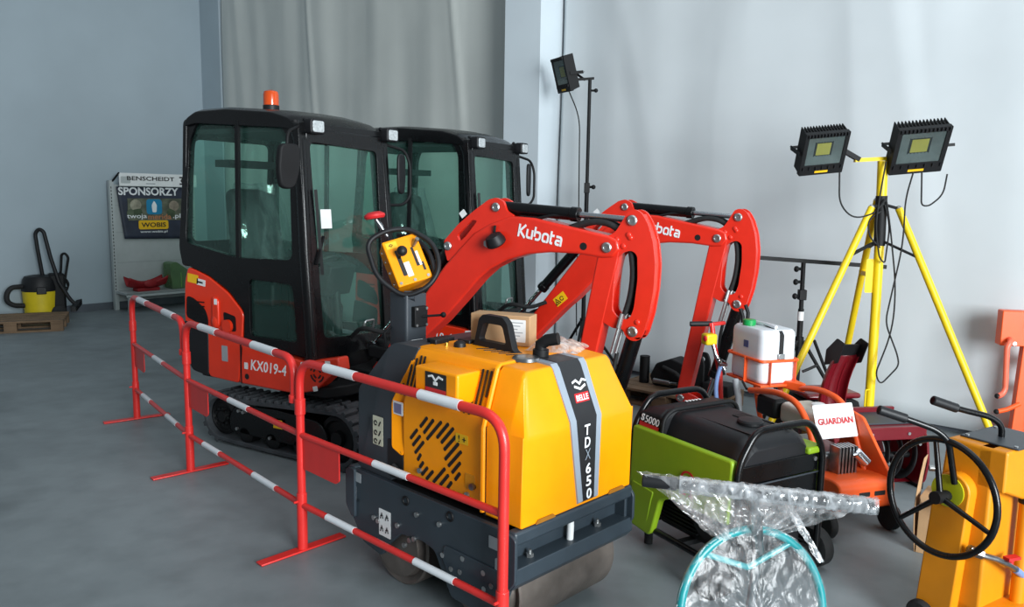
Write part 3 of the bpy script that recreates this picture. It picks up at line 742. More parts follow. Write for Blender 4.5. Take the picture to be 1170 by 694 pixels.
    MB().tube([(x-PX, -.03, z) for x, z in ((2.375, .90), (2.35, .76), (2.36, .60), (2.40, .5))], .012, fil=.06).obj('hose', RUB, b)
    return t, b

EX1, _b = make_excavator()
EX2 = copy_tree(EX1)
EX2.location = (-.468, 7.0, 0); EX2.rotation_euler = (0, 0, RAD(-28))
EX2['label'] = 'farther orange-red mini excavator behind the first, nearest the white pillar, no beacon on its roof'
for ch in list(EX2.children):
    if ch.name.startswith('boom') and not ch.name.startswith('boom_'): ch.rotation_euler = (0, 0, RAD(-4.6))
    if ch.name.startswith('mirror_arm'):
        for g in list(ch.children): bpy.data.objects.remove(g)
        bpy.data.objects.remove(ch)
for ch in list(EX1.children):
    if ch.get('wl') is not None:
        for g in list(ch.children):
            if g.name.startswith('warning_'): bpy.data.objects.remove(g)
for o in list(bpy.data.objects):
    if o.get('wl') is not None: del o['wl']
# beacon only on the first machine
s = MB().cyl((-.16, -.2, 2.33), (-.16, -.2, 2.37), .055, n=20); bc = s.obj('beacon', BLKP, EX1, bev=.004)
MB().lathe([(.052, 2.37), (.052, 2.44), (.046, 2.462), (.02, 2.472), (.003, 2.473)], (-.16, -.2, 0)).obj('amber_dome', AMBER, bc)
# ------------------------------------------------------------------ double-drum pedestrian roller
# local frame: X=0 is the end with the black model stripe, X runs negative towards the control column, -Y faces the barrier
DRUM = mat('worn_drum_steel', (112, 104, 98), .5, .55, var=.35, scale=6, bump=.15, bscale=35)
STRIPE_G = mat('stripe_silver', (142, 152, 163), .45, var=.04)
STRIPE_B = mat('stripe_black', (30, 31, 34), .4, var=.1)

def make_roller():
    t = thing('double_drum_roller', 'yellow and charcoal pedestrian roller with two steel drums behind the nearest barrier', 'roller', (.285, 3.13, 0), -44)
    # drums
    for x in (-.235, -.80):
        s = MB().lathe([(.02, -.325), (.155, -.325), (.165, -.29), (.195, -.305), (.203, -.297), (.203, .297), (.195, .305), (.165, .29), (.155, .325), (.02, .325)], (x, .005, .203), (0, 1, 0), 48)
        s.obj('drum', DRUM, t)
    # side plates
    side = rp([(-1.10, .505), (-1.085, .29), (-.985, .165), (-.84, .14), (-.80, .20), (-.70, .29), (-.545, .305), (-.47, .29), (-.40, .18), (-.36, .12), (-.12, .12), (-.06, .20), (-.035, .26), (-.02, .30), (-.02, .49), (-.04, .505)], .02)
    far = rp([(-1.10, .505), (-1.085, .29), (-.985, .165), (-.84, .14), (-.80, .20), (-.70, .29), (-.545, .315), (-.06, .315), (-.02, .33), (-.02, .49), (-.04, .505)], .02)
    for y0, y1, pp in ((-.372, -.346, side), (.356, .382, far)):
        s = MB().prism(pp, y0, y1); s.obj('side_plate', DGR2, t, bev=.004)
    MB().prism(rp([(-.41, .275), (-.36, .20), (-.12, .2), (-.05, .29), (-.05, .335), (-.40, .34)], .015), -.379, -.371).obj('stiffener', DGR2, t, bev=.003)
    MB().box(-1.0, -.10, -.34, .35, .42, .50).obj('chassis', BLKM, t)
    # front and rear bumpers
    for sg, xe in ((1, 0.0), (-1, -1.09)):
        s = MB().box(min(xe, xe-.05*sg), max(xe, xe-.05*sg), -.372, .382, .455, .512)
        s.obj('bumper_top', DGR2, t, bev=.012, seg=3)
        s = MB(); s.prism([(xe-.09*sg, .365), (xe+.002*sg, .365), (xe+.006*sg, .305), (xe-.022*sg, .272), (xe-.03*sg, .276), (xe-.012*sg, .31), (xe-.014*sg, .345), (xe-.09*sg, .345)], -.372, .382); s.obj('bumper_shelf', DGR2, t, bev=.003)
        s = MB().box(min(xe-.095*sg, xe-.075*sg), max(xe-.095*sg, xe-.075*sg), -.36, .37, .36, .47); s.obj('bumper_web', DGR2, t)
        s = MB(); s.prism(rp([(xe+.012*sg, .36), (xe+.012*sg, .47), (xe-.02*sg, .51), (xe-.10*sg, .51), (xe-.10*sg, .30), (xe-.03*sg, .30)], .012), .37, .386); s.obj('bumper_end', DGR2, t, bev=.003)
        s = MB(); s.prism(rp([(xe+.012*sg, .32), (xe+.012*sg, .49), (xe-.02*sg, .505), (xe-.06*sg, .505), (xe-.06*sg, .27), (xe-.03*sg, .27)], .012), -.384, -.368); s.obj('bumper_end', DGR2, t, bev=.003)
    for y in (-.20, .17):
        s = MB(); s.prism(rp([(y-.03, .452), (y+.03, .452), (y+.005, .425), (y-.012, .425)], .006), -.0755, -.070, ax='x'); s.obj('drain_hole', BST, t)
    for y in (-.24, .19):
        MB().cyl((-.045, y, .362), (-.045, y, .38), .016, n=6).cyl((-.045, y, .375), (-.045, y, .395), .008).obj('bolt', BOLT, t)
    MB().tube([(-.04, .0, .36), (-.042, .005, .42), (-.05, .012, .475)], .015).obj('drain_hose', WST, t); MB().cyl((-.05, .0118, .45), (-.05, .012, .465), .0168).obj('hose_clip', mat('blue_clip', (50, 100, 160), .5), t)
    # bolts, slot windows and labels on the near side plate
    for x, z in ((-.583, .415), (-.434, .418), (-.859, .304), (-.89, .31), (-.717, .325), (-.668, .25), (-.63, .285), (-.601, .30), (-.41, .292), (-.287, .318), (-.165, .30), (-.356, .25), (-.302, .256), (-.12, .262), (-.16, .235)):
        MB().cyl((x, -.368, z), (x, -.381, z), .0115, n=10).obj('bolt', BOLT, t)
    for x, z in ((-.66, .455), (-.37, .47)): MB().torus((x, -.373, z), .018, .005, (0, 1, 0), 18, 6).obj('lifting_eye', BLKM, t)
    MB().prism(rrect(-1.045, -1.03, .345, .43, .007), -.3735, -.37).obj('tie_slot', GST, t)
    MB().prism(rrect(-.105, -.07, .30, .385, .012), -.3735, -.37).obj('tie_slot', GST, t)
    decal((-1.03, -.3735, .468), (1, 0, -.05), (0, 0, 1), .08, .045, GST, t); decal((-.09, -.3735, .44), (1, 0, 0), (0, 0, 1), .10, .05, GST, t)
    l = decal((-.81, -.3735, .305), (1, 0, 0), (0, 0, 1), .085, .125, WST, t)
    s = MB()
    for u, v in ((-.02, .03), (.018, .03), (-.02, -.03), (.018, -.03)):
        F = frame((-.81+u, -.3750, .305+v), (1, 0, 0), (0, 0, 1)); glyph_poly(s, [(-.010, -.014), (.0, .014), (.010, -.01)], .004, F); glyph_poly(s, [(-.010, .0), (.010, .004)], .003, F)
    s.obj('pictograms', BST, t)
    # shared body cross-section (across Y) with inward-leaning shoulders
    def sec(x, zb, zm, zt, yn, yf, ind, top=0):
        return [(x, yn, zb), (x, yn, zm), (x, yn+ind, zt-.02), (x, yn+ind+.022, zt), (x, yf-ind-.022, zt), (x, yf-ind, zt-.02), (x, yf, zm), (x, yf, zb)]
    # yellow front canopy
    s = MB(); s.loft([sec(-.205, .515, .875, 1.112, -.335, .365, .07), sec(-.085, .515, .875, 1.105, -.335, .365, .075), sec(-.075, .515, .875, 1.095, -.335, .365, .08), sec(-.004, .515, .875, .882, -.335, .365, .012), ])
    # (front face below the crease is vertical)
    s.obj('front_canopy', YEL, t, bev=.014, seg=3)
    s = MB().box(-.21, -.20, -.337, .367, .515, .88); s.obj('canopy_seam', BLKM, t)
    # middle cover with the grille
    mid = [(-.825, .66), (-.80, .665), (-.795, .87), (-.70, 1.09)]
    s = MB()
    s.loft([sec(-.725, .53, .872, 1.118, -.34, .37, .075), sec(-.215, .53, .872, 1.118, -.34, .37, .075)])
    s.obj('engine_cover', YEL, t, bev=.012, seg=3)
    s = MB(); s.prism(rp([(-.80, .655), (-.72, .63), (-.71, 1.06), (-.735, 1.06), (-.80, .86)], .02), -.345, -.26, fn=lambda u, v, a: (u, a+max(0, v-.872)*.335, v)); s.obj('cover_edge', YEL, t, bev=.006)
    # raised rib between the covers
    s = MB(); s.tube([(-.212, -.342, .53), (-.212, -.342, .872), (-.212, -.268, 1.10)], .011, n=8); s.obj('cover_rib', YEL, t)
    # notch under the grey hood: black block painting the shade inside it
    s = MB().prism(rp([(-.825, .52), (-.72, .52), (-.715, .62), (-.74, .66), (-.825, .70)], .02), -.343, -.30); s.obj('side_opening_shade', BST, t)
    MB().tube([(-.80, -.345, .55), (-.77, -.352, .58), (-.74, -.348, .56)], .012).obj('side_hose', RUB, t)
    # charcoal rear hood with slanted back
    def gsec(y, k): return [(p[0]+k*.0, y, p[1]) for p in rp([(-1.055, .50), (-1.05, .885), (-.90, 1.095), (-.87, 1.115), (-.72, 1.115), (-.80, .86), (-.80, .50)], .012)]
    prof = rp([(-1.055, .50), (-1.05, .885), (-.905, 1.09), (-.87, 1.112), (-.70, 1.112), (-.795, .865), (-.80, .50)], .012, 3)
    def gmap(p, y):
        z = p[1]; lim = .355-max(0, z-.872)*.31
        return (p[0], max(-lim+.015, min(lim+.015, y)), z)
    s = MB(); s.loft([[gmap(p, y) for p in prof] for y in (-.36, -.30, 0, .30, .38)]); s.obj('rear_hood', DGR, t, bev=.01)
    decal((-.90, -.3415, .71), (1, 0, 0), (0, 0, 1), .075, .135, mat('pale_info_label', (200, 200, 178), .5), t)
    s = MB()
    for z in (.745, .70, .66):
        F = frame((-.90, -.3430, z), (1, 0, 0), (0, 0, 1)); glyph_poly(s, arc(-.015, 0, .010, 0, 320, 8), .005, F); glyph_poly(s, [(.008, -.012), (.022, .012)], .006, F)
    s.obj('pictograms', BST, t)
    decal((-.752, -.3415, .845), (1, 0, 0), (0, 0, 1), .07, .06, WST, t); MB().prism(rrect(-.777, -.727, .822, .866, .003), -.3442, -.342).obj('sticker_border', mat('mauve_print', (120, 116, 150), .5), t)
    decal((-.335, -.3415, .80), (1, 0, 0), (0, 0, 1), .075, .04, YST, t)
    text('!', (-.35, -.344, .80), (1, 0, 0), (0, 0, 1), .006, .028, BST, t); text('+', (-.32, -.344, .80), (1, 0, 0), (0, 0, 1), .02, .02, BST, t)
    # bump-out with the badge
    s = MB(); s.prism(rp([(-.565, 1.078), (-.302, 1.078), (-.302, .952), (-.50, .945), (-.565, .965)], .012), -.40, -.25); s.obj('badge_box', YEL, t, bev=.018, seg=3)
    bd = decal((-.43, -.4005, 1.015), (1, 0, 0), (0, 0, 1), .13, .10, STRIPE_B, t, name='badge')
    s = MB(); F = frame((-.43, -.4025, 1.03), (1, 0, 0), (0, 0, 1))
    glyph_poly(s, [(-.045, .016), (-.02, .022), (0, .004), (.02, .022), (.045, .016)], .008, F); glyph_poly(s, [(-.012, -.008), (.012, -.008)], .014, F); s.obj('bird_emblem', WST, bd)
    decal((-.43, -.4017, .990), (1, 0, 0), (0, 0, 1), .125, .022, RST, bd, name='badge_bar', r=.001); decal((-.43, -.402, .972), (1, 0, 0), (0, 0, 1), .125, .020, GST, bd, name='badge_bar', r=.001)
    text('TDX 650', (-.43, -.4035, .972), (1, 0, 0), (0, 0, 1), .085, .013, BST, bd, weight=.02)
    # vertical slots either side: thin dark plates for their shade, following the shoulder
    def shoulder(u, v, a): return (u, -.3405+max(0, v-.872)*.312-a, v)
    for x, z0, z1 in ((-.745, .905, .955), (-.720, .905, 1.04), (-.695, .91, 1.07), (-.670, .915, 1.085), (-.645, .98, 1.085), (-.337, .905, .935), (-.308, .905, 1.02), (-.284, .91, 1.088), (-.259, .915, 1.088), (-.236, .985, 1.088)):
        MB().prism(rrect(x-.006, x+.006, z0, z1, .005, 3), 0, .0015, fn=shoulder).obj('vent_slot', BST, t)
    # diagonal slots in a ring, shade inside painted as thin dark plates
    for (xa, za), (xb, zb) in (((-.552, .845), (-.601, .792)), ((-.511, .844), (-.577, .77)), ((-.461, .846), (-.557, .747)), ((-.417, .847), (-.492, .768)), ((-.386, .835), (-.464, .753)), ((-.37, .805), (-.446, .727)), ((-.355, .777), (-.44, .687)), ((-.338, .748), (-.419, .664)), ((-.343, .7), (-.396, .641)), ((-.618, .779), (-.667, .726)), ((-.598, .755), (-.652, .698)), ((-.575, .734), (-.636, .668)), ((-.595, .675), (-.618, .64)), ((-.577, .644), (-.604, .611)), ((-.549, .627), (-.59, .582)), ((-.513, .62), (-.56, .57)), ((-.437, .651), (-.515, .568)), ((-.415, .629), (-.47, .568)), ((-.345, .655), (-.377, .616)), ((-.395, .604), (-.426, .565))):
        d = V((xb-xa, zb-za)); L_ = d.length; d.normalize(); n2 = V((-d.y, d.x))
        p = [(xa+d.x*u+n2.x*w, za+d.y*u+n2.y*w) for u, w in rrect(0, L_, -.0075, .0075, .0065, 3)]
        MB().prism(p, -.3418, -.339).obj('grille_slot_shade', BST, t)
    s = MB().prism(rrect(-.315, -.255, .60, .665, .008), -.3435, -.33); s.obj('latch_recess', mat('recess_shade_yellow', (214, 140, 8), .5), t, bev=.002)  # recess is a flat plate, its shade put into the darker yellow
    MB().cyl((-.265, -.337, .62), (-.265, -.356, .62), .014).obj('lock', STEEL, t); MB().cyl((-.60, -.33, .60), (-.60, -.35, .60), .012).obj('bolt', BOLT, t); MB().cyl((-.30, -.33, .575), (-.30, -.35, .575), .012).obj('bolt', BOLT, t)
    MB().prism(rrect(-.112, -.085, .535, .60, .012), -.337, -.333).obj('lift_notch', BST, t)
    # black stripe on the front face, silver edges, lettering
    def front(v): return -.003 if v < .878 else -.003-(v-.878)*.325
    def strip(y0t, y1t, y0m, y1m, y0b, y1b, m, nm, off):
        s = MB(); P = [(1.112, -.20), (1.108, -.092), (1.09, -.076), (.88, -.003), (.53, -.001)]
        a = []
        for k, (z, x) in enumerate(P):
            f = 0 if k < 3 else (1 if k == 3 else 2)
            y0 = (y0t, y0m, y0b)[f]; y1 = (y1t, y1m, y1b)[f]
            a.append([(x+off, y0, z+off), (x+off, y1, z+off), (x-.004, y1, z-.004), (x-.004, y0, z-.004)])
        s.loft(a); return s.obj(nm, m, t)
    strip(-.095, .115, -.065, .135, -.005, .125, STRIPE_G, 'silver_stripe', .005)
    strip(-.055, .075, -.028, .10, .025, .095, STRIPE_B, 'black_stripe', .0068)
    ex = (0, 1, 0); ey = (-.33, 0, 1); y = .035
    decal((-.0245, y, .968), ex, ey, .088, .038, RST, t, name='name_plate', r=.002); text('BELLE', (-.0228, y, .968), ex, ey, .075, .024, WHT, t, weight=.015)
    s = MB(); F = frame((-.0385, y, 1.012), ex, ey)
    glyph_poly(s, [(-.044, .018), (-.02, .026), (0, .010), (.02, .026), (.044, .018)], .009, F); glyph_poly(s, [(-.035, .002), (0, -.012), (.035, .002)], .010, F); s.obj('bird_emblem', WST, t)
    for ch, z, w, hh in (('T', .838, .036, .045), ('D', .785, .036, .045), ('X', .733, .034, .045), ('6', .672, .033, .045), ('5', .617, .033, .045), ('0', .562, .033, .045)):
        text(ch, (.0075, y+.0+(.838-z)*.085, z), ex, (0, 0, 1), w, hh, WHT if ch != 'X' else STRIPE_G, t, weight=.02 if ch != 'X' else -.012)
    # bottom cut-outs of the canopy, their shade painted as thin dark yellow plates
    for y_ in (-.20, .26): MB().prism(rp([(y_-.06, .515), (y_-.045, .532), (y_+.045, .532), (y_+.06, .515)], .006), -.002, .0015, ax='x').obj('lift_notch', mat('notch_shade_%d' % int(y_*100+50), (150, 96, 10), .6), t)
    # top: slots, switches, handle, exhaust
    for k in range(5): MB().box(-.475+k*.045, -.462+k*.045, -.12, -.12+.10, 1.1175, 1.1195, MX.Rotation(RAD(-35), 3, 'Z')).obj('vent_slot', BST, t)  # flat dark strips on the top, slot shade put into the colour
    for a in ((-.80, -.74, -.14, -.02, .012), (-.73, -.69, -.18, -.10, .022), (-.68, -.60, -.06, .04, .016), (-.66, -.61, .08, .14, .018)):
        MB().box(a[0], a[1], a[2], a[3], 1.112, 1.117+a[4]).obj('switch', BLKP, t, bev=.004)
    MB().lathe([(.028, 0), (.026, .018), (.015, .026), (.002, .028)], (-.585, -.13, 1.117)).obj('fuel_cap', BLKP, t)
    MB().cyl((-.64, -.16, 1.115), (-.64, -.16, 1.132), .007, n=8).obj('grease_nipple', mat('brass', (190, 160, 70), .3, 1), t)
    arch = rp([(-.60, 1.112), (-.575, 1.125), (-.545, 1.24), (-.52, 1.262), (-.40, 1.262), (-.37, 1.235), (-.335, 1.125), (-.30, 1.112)], .012)
    hole = rp([(-.545, 1.145), (-.515, 1.225), (-.40, 1.225), (-.375, 1.145)], .018)
    s = MB().prism(arch, -.055, -.02, holes=[hole]); s.obj('lifting_handle', BLKP, t, bev=.006)
    s = MB().cyl((-.215, -.01, 1.10), (-.215, -.01, 1.145), .034).tube([(-.215, -.01, 1.14), (-.215, -.01, 1.165), (-.19, .0, 1.185), (-.145, .02, 1.195)], .026, n=16); s.obj('exhaust_pipe', BLKM, t)
    MB().lathe([(.06, 0), (.055, .012), (.03, .016), (.004, .016)], (-.215, -.10, 1.112)).obj('round_cover', STEEL, t)
    # control column, console, guard loop
    s = MB(); s.prism(rrect(-1.165, -1.03, -.075, .055, .015), .88, 1.30, ax='z'); s.obj('control_column', DGR, t, bev=.006)
    s = MB().box(-1.028, -1.0, -.045, .035, 1.14, 1.24); s.obj('lock_plate', BLKM, t, bev=.004)
    MB().tube([(-1.0, .0, 1.19), (-.97, .03, 1.195), (-.93, .06, 1.20)], .006).sph((-.92, .065, 1.202), .014).obj('lock_lever', BLKM, t)
    for y_, z_ in ((-.035, 1.15), (-.035, 1.23), (.025, 1.15), (.025, 1.23)): MB().cyl((-1.0, y_, z_), (-.994, y_, z_), .007, n=6).obj('bolt', BOLT, t)
    decal((-1.029, -.01, 1.03), (0, 1, 0), (0, 0, 1), .075, .09, WST, t); s = MB(); F = frame((-1.0272, -.01, 1.035), (0, 1, 0), (0, 0, 1)); glyph_poly(s, [(-.022, .012), (-.008, .018)], .007, F); glyph_poly(s, [(-.002, -.02), (.012, .0), (.022, .018)], .006, F); glyph_poly(s, [(.008, -.022), (.024, -.008)], .006, F); s.obj('pictograms', BST, t)
    MB().tube([(-1.17, -.09, 1.02), (-1.17, -.10, 1.10), (-1.15, -.075, 1.13)], .007).obj('cable_clip', BLKM, t)
    # console: box leaning back, face towards X+ and the barrier
    C = V((-1.095, -.02, 1.455)); nrm = V((.80, -.48, .42)).normalized(); upv = V((-.42, .10, .88)); side = upv.cross(nrm).normalized(); upv = nrm.cross(side).normalized()
    upr = (upv*cos(RAD(10))-side*sin(RAD(10))); side = (side*cos(RAD(10))+upv*sin(RAD(10))); upv = upr
    F = MX.Identity(4)
    for i, cc in enumerate((side, upv, nrm)):
        for k in range(3): F[k][i] = cc[k]
    for k in range(3): F[k][3] = C[k]
    L = lambda u, v, a: F @ V((u, v, a))
    s = MB().prism(rrect(-.088, .088, -.12, .12, .008), -.11, .02, fn=L); con = s.obj('console', YEL, t, bev=.005)
    MB().prism(rrect(-.045, -.025, -.075, .06, .006), .02, .0215, fn=L).obj('lever_slot', BST, con)
    MB().prism(rrect(-.024, .004, -.085, -.01, .002), .0203, .0216, fn=L).obj('scale_label', WST, con)
    MB().prism([(.035, .055), (.048, .055), (.048, -.03), (.072, -.03), (.072, -.075), (.06, -.075), (.06, -.045), (.035, -.045)], .02, .0215, fn=L).obj('gate_slot', BST, con)
    MB().prism(rrect(.05, .062, -.045, .03, .001), .0203, .0216, fn=L).obj('scale_label', WST, con)
    MB().prism(rrect(-.075, -.02, .075, .108, .003), .02, .0212, fn=L).obj('sticker', YST, con)
    s = MB(); 
    s.tube([L(0, 0, 0)+F.to_3x3() @ V((-.048+.013*cos(a), .092+.011*sin(a), .0216)) - L(0, 0, 0)+C for a in []] or [L(-.06, .092, .022), L(-.05, .098, .022), L(-.042, .092, .022), L(-.05, .085, .022), L(-.06, .092, .022)], .002, n=6); s.obj('sticker_print', BST, con)
    MB().cyl(L(-.034, .02, .02), L(-.024, .03, .065), .006).obj('lever', BLKM, con); MB().sph(L(-.022, .032, .078), .026).obj('ball_knob', BLKP, con)
    MB().cyl(L(.05, .06, .01), L(.075, .075, .06), .011).obj('gear_lever', STEEL, con)
    for u, v in ((-.07, -.105), (.07, -.105), (0, -.108)): MB().cyl(L(u, v, .018), L(u, v, .025), .008, n=6).obj('bolt', BOLT, con)
    for v in (-.08, -.02, .04, .09): MB().cyl(L(-.086, v, -.05), L(-.094, v, -.05), .007, n=6).obj('bolt', BOLT, con)
    lp = fillet([L(-.155, .15, .0), L(-.05, .175, .02), L(.06, .15, .03), (L(.15, .03, .045)), L(.13, -.10, .045), L(.05, -.165, .03), L(-.075, -.17, -.01), L(-.165, -.03, -.01)], .06, 6, True)
    MB().tube(lp, .0125, True, 12).obj('guard_loop', BLKP, t, smooth=60)
    MB().tube([L(.02, .16, -.06), L(.09, .10, .0), L(.12, .0, .02), L(.10, -.13, .02)], .011, fil=.05).obj('guard_stay', BLKP, t)
    MB().bar(L(-.05, -.165, .0), C+V((.01, .02, -.20)), .05, .04).obj('console_neck', DGR, t)
    s = MB().cyl(L(-.045, .15, .0), L(-.075, .235, .04), .009).cyl(L(-.06, .195, .02), L(-.067, .215, .03), .013)
    es = s.obj('stop_button_stem', STEEL, t)
    MB().lathe([(.012, -.006), (.045, -.006), (.052, .004), (.05, .014), (.03, .026), (.004, .028)], L(-.078, .245, .045), V((-.15, -.1, 1))).obj('stop_button', RST, es)
    return t
ROLLER = make_roller()
# cardboard box and clear bag lying on top of the roller
t = thing('cardboard_box', 'small brown cardboard box with a white label standing on the roller top', 'box', (-.045, 3.545, 1.1195), -20)
s = MB().box(-.13, .15, -.05, .05, 0, .135); s.obj('carton', CARD, t, bev=.003)
lb = decal((.09, -.0512, .068), (1, 0, 0), (0, 0, 1), .085, .10, WST, t, name='shipping_label')
for k in range(6): MB().box(.058, .058+.062*(.6+.4*((k*7) % 3)/2), -.0532, -.0526, .03+k*.0145, .03+k*.0145+.004).obj('print_line', GST, lb)
def bag(u, v):
    x = (u-.5)*.23; y = (v-.5)*.20; e = max(abs(u-.5), abs(v-.5))*2
    h = (.045*(1-e**3)+.018*NZ.noise(V((x*22, y*22, 3))))
    return (x+.012*NZ.noise(V((y*20, x*9, 5))), y+.012*NZ.noise(V((x*20, y*9, 8))), max(.004, h))
s = MB().grid(bag, 36, 28)
o = s.obj('clear_plastic_bag', FILM2, smooth=180); o.location = (.20, 3.405, 1.121); o.rotation_euler = (0, 0, RAD(-20))
tag(o, 'crumpled clear plastic bag lying on the roller beside the black exhaust', 'bag')
# ------------------------------------------------------------------ green and black generator
def make_generator():
    t = thing('portable_generator', 'lime green and black frame generator with rounded black tank, right of the yellow roller', 'generator', (1.24, 3.50, 0), -60)
    L = .72
    # end frames: bent tube arches
    for x in (0, -L):
        pts = [(x, -.275, .10), (x, -.275, .62), (x, -.175, .765), (x, .175, .765), (x, .275, .62), (x, .275, .10)]
        MB().tube(pts, .0165, n=14, fil=.06).obj('frame_hoop', BLK, t, smooth=60)
    for y in (-.275, .275):
        MB().cyl((0, y, .12), (-L, y, .12), .0165, n=12).obj('base_tube', BLK, t)
    MB().cyl((-.02, .0, .12), (-.02, .0, .1201), .01).obj('base_boss', BLK, t)
    for x in (-.05, -.36, -L+.05): MB().box(x-.02, x+.02, -.27, .27, .105, .13).obj('cross_member', BLKM, t)
    MB().box(-.60, -.03, -.20, .20, .13, .46).obj('alternator', BLKM, t, bev=.03)
    s = MB()
    for k in range(9): s.box(-.56, -.30, -.215, -.20, .17+k*.02, .178+k*.02)
    MB().cyl((-.22, -.21, .28), (-.22, -.235, .28), .09, n=24).obj('recoil_starter', BLKP, t)
    s.obj('cooling_fins', BLKM, t)
    # side panels
    pan = rp([(-.715, .625), (-.02, .635), (-.02, .34), (-.40, .335), (-.475, .30), (-.525, .115), (-.55, .095), (-.715, .11)], .02)
    for y0, y1, nm in ((-.30, -.262, 'side_panel'), (.262, .30, 'side_panel')):
        s = MB(); s.prism(pan, y0, y1, fn=lambda u, v, a: (u, a+(v-.35)*(-.03 if a < 0 else .03)*-1, v)); s.obj(nm, GREEN, t, bev=.010, seg=3)
    MB().prism(rp([(-.69, .34), (-.52, .33), (-.535, .28), (-.56, .15), (-.69, .16)], .015), -.306, -.298).obj('panel_relief', GREEN, t, bev=.004)
    s = MB(); F = frame((-.285, -.2995, .455), (1, 0, 0), (0, 0, 1))
    glyph_poly(s, [(p[0], p[1]) for p in arc(0, .005, .046, -62, 242, 22)], .010, F); glyph_poly(s, [(-.021, -.035), (-.03, -.062), (-.01, -.062)], .009, F); glyph_poly(s, [(.021, -.035), (.03, -.062), (.01, -.062)], .009, F)
    glyph_poly(s, [(-.012, -.02), (0, -.03), (.012, -.02)], .008, F)
    s.obj('power_emblem', RST, t)
    MB().box(-.715, -.0, -.275, -.262, .56, .61).obj('panel_lip', GREEN, t, bev=.004)
    MB().box(-.10, .0, .18, .28, .60, .635).obj('corner_cap', GREEN, t, bev=.01)
    # tank with soft shoulders
    def sec(x, k, top):
        w = .235*k
        return [(x, p[0], p[1]) for p in rp([(-w, .52), (-w, .60), (-w*.80, top-.02), (-w*.62, top), (w*.62, top), (w*.80, top-.02), (w, .60), (w, .52)], .03, 4)]
    s = MB(); s.loft([sec(-.53, 1, .722), sec(-.44, 1, .722), sec(-.10, 1, .715), sec(-.05, .985, .70), (sec(-.022, .93, .665))]); s.obj('fuel_tank', BLKP, t, bev=.004)
    MB().lathe([(.062, 0), (.062, .012), (.055, .02), (.03, .022), (.004, .022)], (-.22, .02, .718), n=28).obj('filler_cap', BLKP, t)
    MB().prism(rrect(-.36, -.29, .04, .10, .008), .72, .7235, ax='z').obj('tank_gauge', BLKM, t, bev=.002)
    for y in (-.12, .12): MB().box(-.46, -.06, y-.004, y+.004, .716, .7215).obj('tank_rib', BLKP, t)
    for k in range(5): MB().box(-.11, -.09, -.03+k*.027, -.03+k*.027+.018, .7185, .7205).obj('maker_print', RST if k < 3 else WST, t)
    # control hood at the far end
    def hs(y, f): return [(x, y, z) for x, z in rp([(-.715, .56), (-.715, .69), (-.665, .725-f), (-.545, .735-f), (-.53, .70-f), (-.53, .56)], .015)]
    s = MB(); s.loft([hs(-.255, .03) , hs(-.215, .0), hs(.2, .0), hs(.25, .03)]); s.obj('control_hood', BLKP, t, bev=.008)
    text('5000', (-.60, -.2605, .668), (1, 0, -.02), (0, .25, 1), .105, .036, WHT, t, weight=-.006)
    text('S', (-.672, -.2605, .672), (1, 0, 0), (0, .25, 1), .024, .036, WHT, t, weight=.03)
    decal((-.625, -.2600, .635), (1, 0, -.02), (0, .2, 1), .15, .022, RST, t, name='red_strip', r=.001)
    for k in range(5): MB().box(-.635, -.62, -.02+k*.022, -.02+k*.022+.013, .735, .7375).obj('maker_print', WST, t)
    MB().tube([(-.525, -.262, .60), (-.525, -.25, .70), (-.52, -.20, .738), (-.52, .20, .738), (-.525, .25, .70), (-.525, .262, .60)], .011, n=10, fil=.04).obj('tank_strap', BLKM, t)
    # end plates
    MB().box(-.028, -.012, -.262, .262, .515, .60).obj('end_plate', BLK, t, bev=.003)
    MB().box(-.028, -.012, -.262, .262, .33, .505).obj('end_plate', BLK, t, bev=.003)
    MB().box(-.012, -.006, -.262, .262, .505, .512).obj('plate_edge', DGR, t)
    for y, z in ((-.235, .53), (.235, .575), (.235, .345), (-.235, .345)): MB().cyl((-.014, y, z), (-.004, y, z), .011, n=8).obj('bolt', BOLT, t)
    # undercarriage wheels
    MB().cyl((-.06, -.36, .10), (-.06, .36, .10), .012).obj('axle', STEEL, t)
    for y in (-.345, .33):
        MB().lathe([(.01, -.035), (.06, -.035), (.098, -.03), (.10, 0), (.098, .03), (.06, .035), (.01, .035)], (-.06, y, .10), (0, 1, 0), 26).obj('wheel', RUB, t)
    for y in (-.22, .22): MB().cyl((-.64, y, .0), (-.64, y, .11), .022).obj('foot', RUB, t)
    return t
make_generator()
